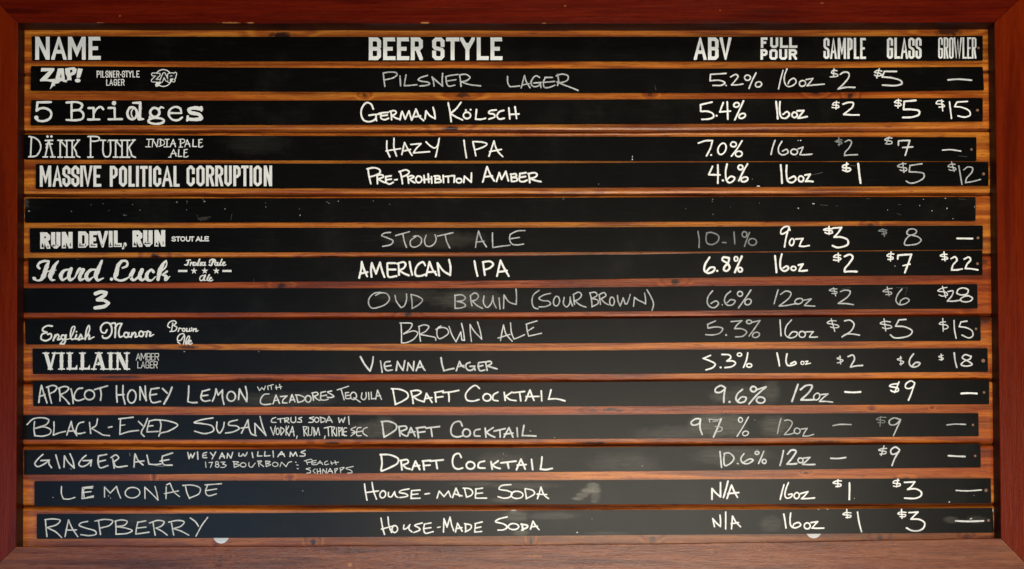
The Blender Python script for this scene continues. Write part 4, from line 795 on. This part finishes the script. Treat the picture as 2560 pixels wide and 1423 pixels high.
# ---- row 12
W(12,'E0',15,'mid','chalk word BLACK-EYED','345,457 340,540 350,600; 270,487 330,432 420,418 487,440 470,480 350,525! 440,510 507,540 502,575 430,602 345,597; 540,460 540,530 533,592! 590,570 655,555; 668,592 695,510 712,455! 730,530 768,597; 680,552 755,550; 837,460 790,475 763,530 765,572 800,577 850,565; 895,465 907,575; 975,430 960,495 915,525! 990,567 1030,590 1095,597; 1085,515 1120,508; 1332,413 1188,430; 1205,430 1198,585! 1290,557 1387,545; 1205,495,10 1250,490,10; 1385,455 1430,500; 1475,425 1445,500 1413,570 1442,605; 1545,440 1490,452; 1495,450 1475,520 1470,560! 1580,555; 1490,502 1530,497; 1600,445 1610,490 1598,560; 1540,438 1680,450 1777,490 1690,550 1600,577 1588,603')
W(12,'E0',15,'mid','chalk word SUSAN','2130,420 2010,440 1940,467 2020,477 2122,502 2137,545 2050,577 1945,552; 2170,460 2168,530 2195,572 2232,520 2242,465; 2375,440 2290,465 2285,490 2370,502 2392,525 2330,560 2255,572; 2415,572 2450,500 2480,440! 2490,520 2515,580 2562,597; 2410,522 2490,512; 2548,475 2552,580; 2550,475 2610,540 2660,597! 2625,500 2600,405')
W(12,'E1',12,'mid','small chalk words CITRUS SODA W/','197,415 162,430 155,460 202,465; 215,432 270,425; 242,430 246,465; 285,425 290,465; 280,425 322,420 325,437 292,446! 332,470; 350,415 350,455 375,467 395,455 396,410; 457,415 425,427 452,442 455,460 412,462; 577,410 535,422 572,437 570,460 528,465; @607,440,22,24,0; 647,415 650,465; 640,412 690,430 690,450 650,467; 700,465 730,405! 762,465; 707,447 755,442; 825,420 835,467! 855,430! 872,465! 890,415; 925,405 932,485')
W(12,'E1',11,'mid','small chalk words VODKA, RUM, TRIPLE SEC','145,512 175,592! 195,502; @217,555,17,32,0; 245,512 250,592; 245,512 282,540 250,592; 302,502 300,592; 328,502 302,550! 332,600; 332,600 365,505! 382,600; 342,562 380,557; 412,600 405,625; 475,512 482,600; 470,507 512,512 482,550! 517,600; 525,512 527,590 550,592 562,512; 582,600 577,517! 602,590! 622,517! 637,592; 690,600 685,625; 683,522 750,505; 720,515 727,600; 757,512 762,600; 752,510 787,515 767,550! 797,600; 805,520 808,600; 827,517 832,600; 822,515 857,527 832,560; 862,512 862,592! 890,592; 907,520 882,522 880,595 907,597; 882,560 905,557; 997,510 950,535 992,562 948,602; 1052,515 1017,522 1010,595 1052,597; 960,570 1062,552; 1112,515 1077,530 1070,570 1112,602')
W(12,'E1',18,'mid','chalk word DRAFT','1262,462 1270,530 1280,607; 1253,457 1330,455 1402,490 1402,530 1350,572 1280,612; 1430,512 1440,602; 1425,507 1500,505 1507,527 1440,557! 1470,587 1507,603; 1515,602 1550,517! 1592,602; 1525,567 1590,557; 1612,527 1625,615; 1600,522 1690,510; 1615,567 1690,557; 1700,522 1835,507; 1750,522 1762,605')
W(12,'E1',18,'mid','chalk word COCKTAIL','2062,500 2040,457 1980,470 1950,530 1960,590 2010,610 2072,597; @2105,570,38,38,0; 2240,532 2190,547 2185,595 2240,602; 2292,522 2300,612; 2372,517 2302,562! 2340,592 2387,612; 2382,552 2492,527; 2440,547 2442,612; 2480,612 2530,517! 2552,570 2570,612; 2482,582 2570,572; 2610,520 2616,607; 2680,495 2670,550 2662,597! 2730,598 2800,602')
W(12,'E2',18,'mid','chalk figure 9 beside a rubbed 7','1870,427 1830,432 1790,470 1810,492 1870,475 1885,432! 1880,520 1902,585; 2092,430 2055,520 2015,610')
W(12,'E2',10,'soft','half rubbed out chalk stroke','1970,428 1978,462; 1975,432 2040,438 2090,430; 2010,455 2060,448; 2030,505 2100,517 2097,545 2040,562')
W(12,'E2',13,'mid','chalk percent sign','@2285,440,20,24,0; 2365,410 2310,510 2250,605; @2335,575,30,22,-20')
W(12,'E3',13,'soft','thin chalk figure 12oz','130,425 110,500 95,577; 165,447 205,440 242,465 220,520 163,587! 220,583 262,570; @292,550,30,28,0; 330,532 392,525! 365,565 348,602! 400,600 455,585')
W(12,'E3',14,'soft','thin chalk dash in the sample column','650,497 720,485 830,487')
W(12,'E3',10,'faint','rubbed chalk dollar sign','1180,415 1120,415 1083,435 1167,450 1167,465 1098,467; 1125,405 1120,505')
W(12,'E3',15,'soft','thin chalk figure 9','1325,437 1260,420 1213,450 1220,485 1270,487 1325,442! 1290,520 1255,597')
W(12,'E3',14,'soft','thin chalk dash in the growler column','1790,490 1870,482 1975,485')

# ---- row 13
W(13,'E0',16,'mid','chalk words GINGER ALE','430,785 390,820 348,880 375,907 440,882 490,845! 490,880 515,917; 410,847 495,842; 558,790 578,860 597,922; 640,912 645,800! 680,860 742,922! 730,850 700,780; 860,795 820,830 788,885 818,907 880,882 915,842! 907,902; 830,847 915,845; 1067,785 985,800; 985,800 980,860 1000,917 1080,897; 990,857 1055,842; 1127,830 1142,922; 1110,817 1160,790 1187,820 1137,860! 1162,907 1272,900; 1340,912 1345,830 1350,780! 1385,850 1430,890; 1345,862 1440,850; 1470,792 1480,840 1490,882! 1560,887 1612,880; 1727,770 1625,802; 1625,802 1620,850 1640,887 1722,892; 1600,852 1690,837')
W(13,'E0',7,'faint','faint chalk tick','1295,772 1302,800; 700,925 720,935; 1560,900 1640,905')
W(13,'E0',13,'mid','small chalk words W/ EVAN WILLIAMS','1878,765 1890,827,16! 1908,780! 1925,817,16! 1947,770; 1975,760,15 1979,832,15; 2067,765 2032,777 2030,815 2067,817; 2032,797 2060,792; 2103,767 2127,795; 2157,760 2120,832; 2195,827,16 2220,770! 2245,822,16; 2205,807 2245,802; 2270,822 2277,775! 2310,822! 2327,765; 2390,772 2390,800 2415,802! 2430,780! 2450,802 2472,765; 2520,767 2530,817; 2580,760 2575,802! 2620,800; 2650,757 2645,802! 2700,797; 2730,752 2735,812; 2778,807 2815,757! 2847,807; 2790,787 2840,782; 2900,807 2905,762! 2930,802! 2955,762! 2972,802; 3052,745 3010,765 3052,782 3045,800 3000,802')
W(13,'E0',10,'mid','small chalk words 1783 BOURBON','2055,860 2060,914; 2090,867 2125,862! 2105,914; @2170,870,15,13,0; @2172,899,19,14,0; 2210,862 2250,862! 2225,882! 2262,895 2240,914 2208,914; 2340,862 2342,912; 2330,857 2387,862 2350,882! 2397,892 2342,914; @2432,890,28,21,0; 2490,867 2490,900 2515,914 2552,872; 2582,852 2590,907; 2575,852 2617,852 2592,872! 2637,907; 2657,852 2662,907; 2655,852 2702,857 2667,877! 2707,887 2662,907; @2752,885,28,21,0; 2800,907 2815,862! 2862,907! 2885,867 2915,857; 2955,862 2962,864; 2965,890 2982,893; 2972,926 2982,928')
W(13,'E1',9,'mid','small chalk words PEACH SCHNAPPS','502,852 515,887; 483,850 555,835 562,855 510,867; 602,845 562,857 560,885 607,887; 562,872 600,867; 610,887 640,850! 667,887; 620,872 662,870; 717,850 687,865 690,887 727,882; 750,857 760,887; 790,850 802,887; 750,874 825,862; 542,920 500,930 542,945 545,965 508,972; 592,930 570,950 592,972; 610,930 616,977; 640,925 647,977; 610,957 652,950; 665,972 670,932! 702,972! 707,925; 715,972 742,925! 767,972; 722,955 762,952; 787,930 792,972; 785,932 817,925 797,952; 842,925 847,967; 837,922 882,915 850,945; 972,905 900,925 950,945 962,965 918,972')
W(13,'E1',20,'bright','bright chalk word DRAFT','1252,792 1260,870 1250,945; 1243,787 1340,790 1422,830 1415,872 1350,912 1257,952; 1450,852 1460,940; 1443,847 1515,840 1522,865 1470,892! 1500,920 1542,932; 1560,940 1595,852! 1637,935; 1572,902 1635,897; 1672,857 1682,937; 1665,852 1745,845; 1675,897 1740,892; 1740,852 1872,840; 1800,852 1812,925')
W(13,'E1',20,'bright','bright chalk word COCKTAIL','2052,815 2030,777 1985,790 1965,850 1980,912 2020,932 2067,920; @2145,895,42,36,0; 2285,852 2230,870 2225,915 2290,922; 2350,857 2362,932; 2422,850 2362,892! 2400,915 2442,927; 2450,870 2600,852; 2515,867 2527,925; 2605,937 2650,832! 2692,932; 2612,892 2702,887; 2755,835 2767,937; 2860,810 2855,870 2845,932! 2900,937 2962,925')
W(13,'E2',16,'mid','chalk figure 10.6%','2080,757 2095,915; 2120,777 2170,770 2220,820 2190,870 2130,897 2118,840 2125,780; 2253,875 2262,878; 2320,777 2288,830 2308,870 2360,877 2412,842 2380,830 2320,862; @2450,770,20,15,0; 2517,755 2495,810 2465,877; @2522,855,20,20,0')
W(13,'E3',17,'mid','chalk figure 12oz','155,747 140,820 120,895; 195,782,20 235,742,20 280,750,20 250,810,20 190,882,20! 240,882,20 285,877,20; @325,845,26,24,0; 355,822 420,815! 385,850 345,885! 420,887 470,885')
W(13,'E3',17,'mid','chalk dash in the sample column','628,824 700,826 778,816')
W(13,'E3',13,'mid','chalk price $9','1185,725 1130,730 1105,742 1180,760 1177,775 1120,782; 1160,700 1132,795; 1315,737,17 1275,712,17 1230,740,17 1235,780,17 1280,777,17 1315,747,17! 1270,820,17 1240,895,17')
W(13,'E3',18,'mid','chalk dash in the growler column','1805,798 1880,803 1970,806')

# ---- row 14
W(14,'F0',13,'mid','chalk word LEMONADE','615,145 615,220 635,270! 690,272 750,255; 930,145 825,157; 825,157 820,267! 935,252; 820,207 910,197; 925,160 840,172 842,262; 870,255 935,240; 1045,252 1045,150! 1102,212! 1165,145! 1185,210 1207,262; @1325,208,74,52,-5; 1450,267 1448,152! 1510,210 1580,282! 1570,220 1550,145; 1660,267 1662,150; 1665,130 1700,113! 1740,200 1795,247; 1643,217 1785,190; 1855,145 1870,210 1895,267; 1828,135 1930,133 2002,165 1992,215 1895,262; 2215,118 2050,130; 2077,130 2055,200 2080,237 2165,220; 2060,187 2167,170')
W(14,'F1',16,'bright','bright chalk words HOUSE-MADE','1085,120 1095,200 1110,282; 1160,105 1175,190 1205,272; 1095,207 1225,190; @1268,225,28,36,20; 1325,205 1325,242 1350,250 1387,197; 1385,202 1400,245 1420,255; 1530,170 1450,187 1432,205 1500,220 1518,240 1440,257; 1640,182 1557,187; 1556,187 1550,265! 1640,263; 1552,227 1620,220; 1690,222 1735,215; 1810,262 1832,192! 1880,247! 1925,192! 1947,250; 1965,257 2000,162! 2037,245; 1978,218 2062,240; 2085,167 2105,252; 2070,162 2140,170 2167,200 2155,232 2105,253; 2265,162 2195,172; 2200,168 2193,262! 2305,262; 2197,217 2265,210')
W(14,'F1',16,'bright','bright chalk word SODA','2550,127 2450,140 2430,170 2520,190 2562,212 2540,250 2480,263 2420,247; @2610,230,60,36,0; 2690,170 2705,267; 2693,167 2772,187 2785,217 2702,269; 2815,267 2850,152! 2882,232 2925,267; 2812,222 2908,227')
W(14,'F2',19,'bright','bright chalk N/A','2000,275 2000,167! 2040,212 2085,250! 2085,180 2085,107; 2160,92 2140,170 2115,255; 2150,265 2195,132! 2225,200 2255,255; 2160,217 2268,207')
W(14,'F3',17,'bright','bright chalk figure 16oz','160,127 140,200 122,275; 205,107 180,170 170,240 190,263 235,247 242,222 205,227; @287,237,26,30,20; 325,217 400,197! 370,235 335,268! 400,266 465,260')
W(14,'F3',15,'bright','bright chalk price $1','735,90 680,92 650,110 730,125 727,140 680,146; 700,78 697,150; 815,110,20 815,190,20 813,275,20')
W(14,'F3',14,'bright','bright chalk price $3','1310,85 1260,92 1250,110 1320,120 1322,135 1280,146 1255,142; 1300,72 1285,150; 1365,105,18 1468,100,18! 1430,150,18 1397,174,18! 1480,170,18 1532,202,18 1532,235,18 1480,263,18 1366,262,18')
W(14,'F3',14,'mid','chalk dash in the growler column','1882,185 1990,190 2135,180')

# ---- row 15
W(15,'F0',14,'mid','chalk word RASPBERRY','455,480 460,560 470,647; 448,477 540,470 602,485 570,525 470,557! 560,602 617,657; 650,647 670,550 685,480! 720,560 777,647; 660,582 765,580; 877,495 810,510 790,532 860,562 952,592 962,620 900,637 808,627; 985,490 995,560 1005,627; 948,492 1050,475 1127,490 1100,532 1000,562; 1155,490 1160,560 1160,622; 1148,492 1220,480 1272,495 1250,530 1165,547! 1260,562 1322,587 1280,612 1160,624; 1457,490 1375,505; 1380,500 1365,560 1358,622! 1430,612 1492,602; 1365,562 1460,552; 1530,502 1540,570 1552,632; 1493,512 1580,485 1642,500 1620,537 1560,562! 1620,592 1672,632; 1715,512 1725,570 1737,632; 1688,502 1780,485 1842,500 1810,542 1730,567! 1810,592 1887,632; 1903,460 1958,502 1985,545; 2077,455 2020,532 1960,642')
W(15,'F1',16,'bright','bright chalk words HOUSE-MADE','1250,462 1265,550 1285,627; 1320,452 1330,540 1355,605; 1255,572 1385,537; @1388,572,28,34,10; 1480,532 1477,572 1510,562 1540,527; 1537,530 1530,572 1560,600; 1662,510 1587,535 1625,557 1640,577 1577,607; 1750,510 1682,522; 1685,522 1677,572 1692,612 1772,597; 1682,567 1750,557; 1815,556,12 1842,550,12; 1875,602 1880,467! 1910,552! 1940,452! 1957,532 1977,587; 1995,602 2015,512! 2062,592; 2000,567 2060,557; 2095,522 2097,592; 2085,517 2152,535 2147,567 2092,600; 2262,500 2190,517; 2195,517 2187,602! 2257,595; 2192,562 2250,550')
W(15,'F1',17,'bright','bright chalk word SODA','2512,450 2420,475 2395,497 2480,522 2512,552 2480,577 2420,582; @2575,547,52,30,0; 2660,522,22 2670,580,22; 2652,522,20 2715,537,20 2713,552,20 2657,582,20; 2745,572 2770,492! 2800,542 2830,577; 2750,550 2815,542')
W(15,'F2',17,'bright','bright chalk N/A','2025,547 2007,467! 2045,512 2085,547! 2085,490 2080,432; 2137,400 2137,570; 2195,570 2205,442! 2240,502 2285,548; 2192,517 2265,507')
W(15,'F3',17,'bright','bright chalk figure 16oz','158,422 170,490 180,560; 227,412 220,480 230,540 270,560 327,532 310,507 260,522 248,550; @392,540,30,30,20; 430,507 497,497! 465,532 440,562! 500,564 558,562')
W(15,'F3',14,'bright','bright chalk price $1','830,410 775,407 750,425 830,437 827,450 780,457; 787,375 793,460; 895,402,17 910,500,17 935,597,17')
W(15,'F3',14,'bright','bright chalk price $3','1380,405 1320,402 1298,420 1377,430 1372,445 1320,447; 1335,375 1340,465; 1410,407,18 1500,402,18! 1460,440,18 1430,472,18! 1520,477,18 1567,512,18 1555,560,18 1510,587,18 1440,587,18 1385,560,18')
W(15,'F3',19,'mid','chalk dash in the growler column','1877,490 2000,495 2155,490')

# ---- chalk specks and scuffs
W(5,'C0',4,'faint','old chalk specks left','*1768,103,7;*2045,95,9,6;*715,193,5;*1240,232,8,4;*1260,233,5,4;*2250,170,6;*1865,180,4;*290,192,11,8; 245,225 247,262; *1870,95,4;*1325,125,4;*1400,182,4;*1030,118,3;*2030,68,3;*910,128,3', .2, 'chalk_specks')
W(5,'C0',5,'ghost','ghosted scuff curves','1970,230 1985,270 2020,292; 2025,257 2105,250; 2320,220 2308,282; 2030,70 2040,110; 1865,85 1870,120; 250,120 290,150; 262,90 280,110; 1080,190 1100,180', .3, 'chalk_specks')
W(5,'C1',4,'faint','old chalk specks middle','*710,102,5;*730,113,5;*822,92,5,7;*98,150,5;*440,233,7;*1172,92,4;*1337,123,4;*95,110,3;*435,170,3', .2, 'chalk_specks')
W(5,'C2',4,'faint','old chalk specks right of middle','*2007,75,6,5;*2002,96,4,6;*2475,110,4;*2185,150,3;*1735,170,3;*2010,225,4,6;*515,70,8,3;*2098,48,4', .2, 'chalk_specks')
W(5,'C3',4,'soft','old chalk specks right','*455,118,13,6;*303,163,7;*1197,180,4,4;*1775,65,6,5;*1790,165,7;*1518,137,5;*1640,188,5;*2065,150,4;*1850,268,4;*1555,75,4', .2, 'chalk_specks')
W(5,'C3',5,'ghost','ghosted scuff dashes','985,70 1025,68; 520,130 600,135; 680,142 700,138; 1300,125 1330,128; 1910,70 1975,75; 1290,215 1330,230', .2, 'chalk_specks')
W(3,'B2',5,'mid','chalk speck','*1203,676,6,7; 1203,640,3 1204,660,3', .2, 'chalk_specks')
W(4,'B2',5,'mid','chalk speck on the lower edge','*2464,942,17,6;*868,922,3;*2402,872,3;*2355,880,3', .2, 'chalk_specks')
W(14,'F3',5,'mid','chalk speck','*1812,301,7;*865,266,4;*2060,235,3', .2, 'chalk_specks')
W(15,'F2',5,'mid','chalk speck','*652,606,8,6;*800,470,3', .2, 'chalk_specks')
W(15,'F3',5,'soft','chalk specks on the upper edge','*595,374,9,5;*505,374,6,4; 2246,372 2250,396; 2035,465,18 2020,472,12', .2, 'chalk_specks')
W(10,'D0',5,'soft','chalk speck','*1843,718,9,4;*2588,718,5,3', .2, 'chalk_specks')
W(14,'F0',5,'soft','chalk speck','*530,255,5;*1085,240,6;*1105,262,5;*3028,190,5', .2, 'chalk_specks')
W(1,'A2',5,'ghost','rubbed mark','1430,855,5 1438,895,8', .3, 'chalk_specks')
W(7,'C0',5,'ghost','rubbed mark','2535,870 2538,895; 770,672 780,676', .3, 'chalk_specks')
W(12,'E2',5,'soft','chalk specks','420,618 430,617; 175,548,4 190,554,4;*2428,440,4', .3, 'chalk_specks')
W(13,'E2',5,'soft','chalk specks','*1302,902,5,4;*-85,780,4;*-60,800,3;*-95,830,3;*2450,738,4', .3, 'chalk_specks')

# ---- punched holes at the right-hand ends
for st, tile, x, y, r, nm in [(0,'A3',2105,480,13,'hole'),(2,'B3',2095,182,14,'hole'),(3,'B3',2035,575,13,'hole'),(4,'B3',2155,820,15,'hole'),(6,'C3',2100,460,14,'hole'),(7,'C3',2095,718,14,'hole'),
                              (9,'D3',2080,490,13,'hole'),(10,'D3',2152,808,19,'hole'),(11,'E3',2160,165,13,'hole'),(12,'E3',2050,490,12,'hole'),(13,'E3',2072,800,12,'hole'),(14,'F3',2180,184,17,'hole'),(15,'F3',2205,485,14,'hole')]:
    L = Lay(tile); hand(L, 5, '*%g,%g,%g' % (x, y, r)); L.done('punched_hole', nm, st)

# ---- white round discs peeping out from behind the lowest strip
def disc(px, py, r, lab):
    n = 40; verts = []; faces = []
    c = Vector(P(px, py)); d0, d1 = -0.0001, 0.00055
    rr = r / 1000
    for dpt, k in ((.0, 1.0), (.00035, 1.0), (.00050, .97)):
        for i in range(n):
            a = 2 * math.pi * i / n; verts.append((rr * k * math.cos(a), -dpt - .00003, rr * k * math.sin(a)))
    for lv in range(2):
        for i in range(n): a = lv * n + i; b = lv * n + (i + 1) % n; faces.append((a, b, b + n, a + n))
    faces.append(tuple(range(2 * n, 3 * n))); faces.append(tuple(reversed(range(n))))
    o = mesh_obj('round_disc', verts, faces, INK['disc']); o.location = c + Vector((0, -.0010, 0))
    o['label'] = lab; o['category'] = 'magnet'; o['group'] = 'white round discs behind the lowest strip'
disc(553, 1339, 20, 'white round disc peeping below the raspberry strip, under the letters at left')
disc(2034, 1326, 20, 'white round disc peeping below the raspberry strip, under the 16oz at right')
disc(1284, 1292, 17, 'white round disc barely showing above the raspberry strip near the middle')
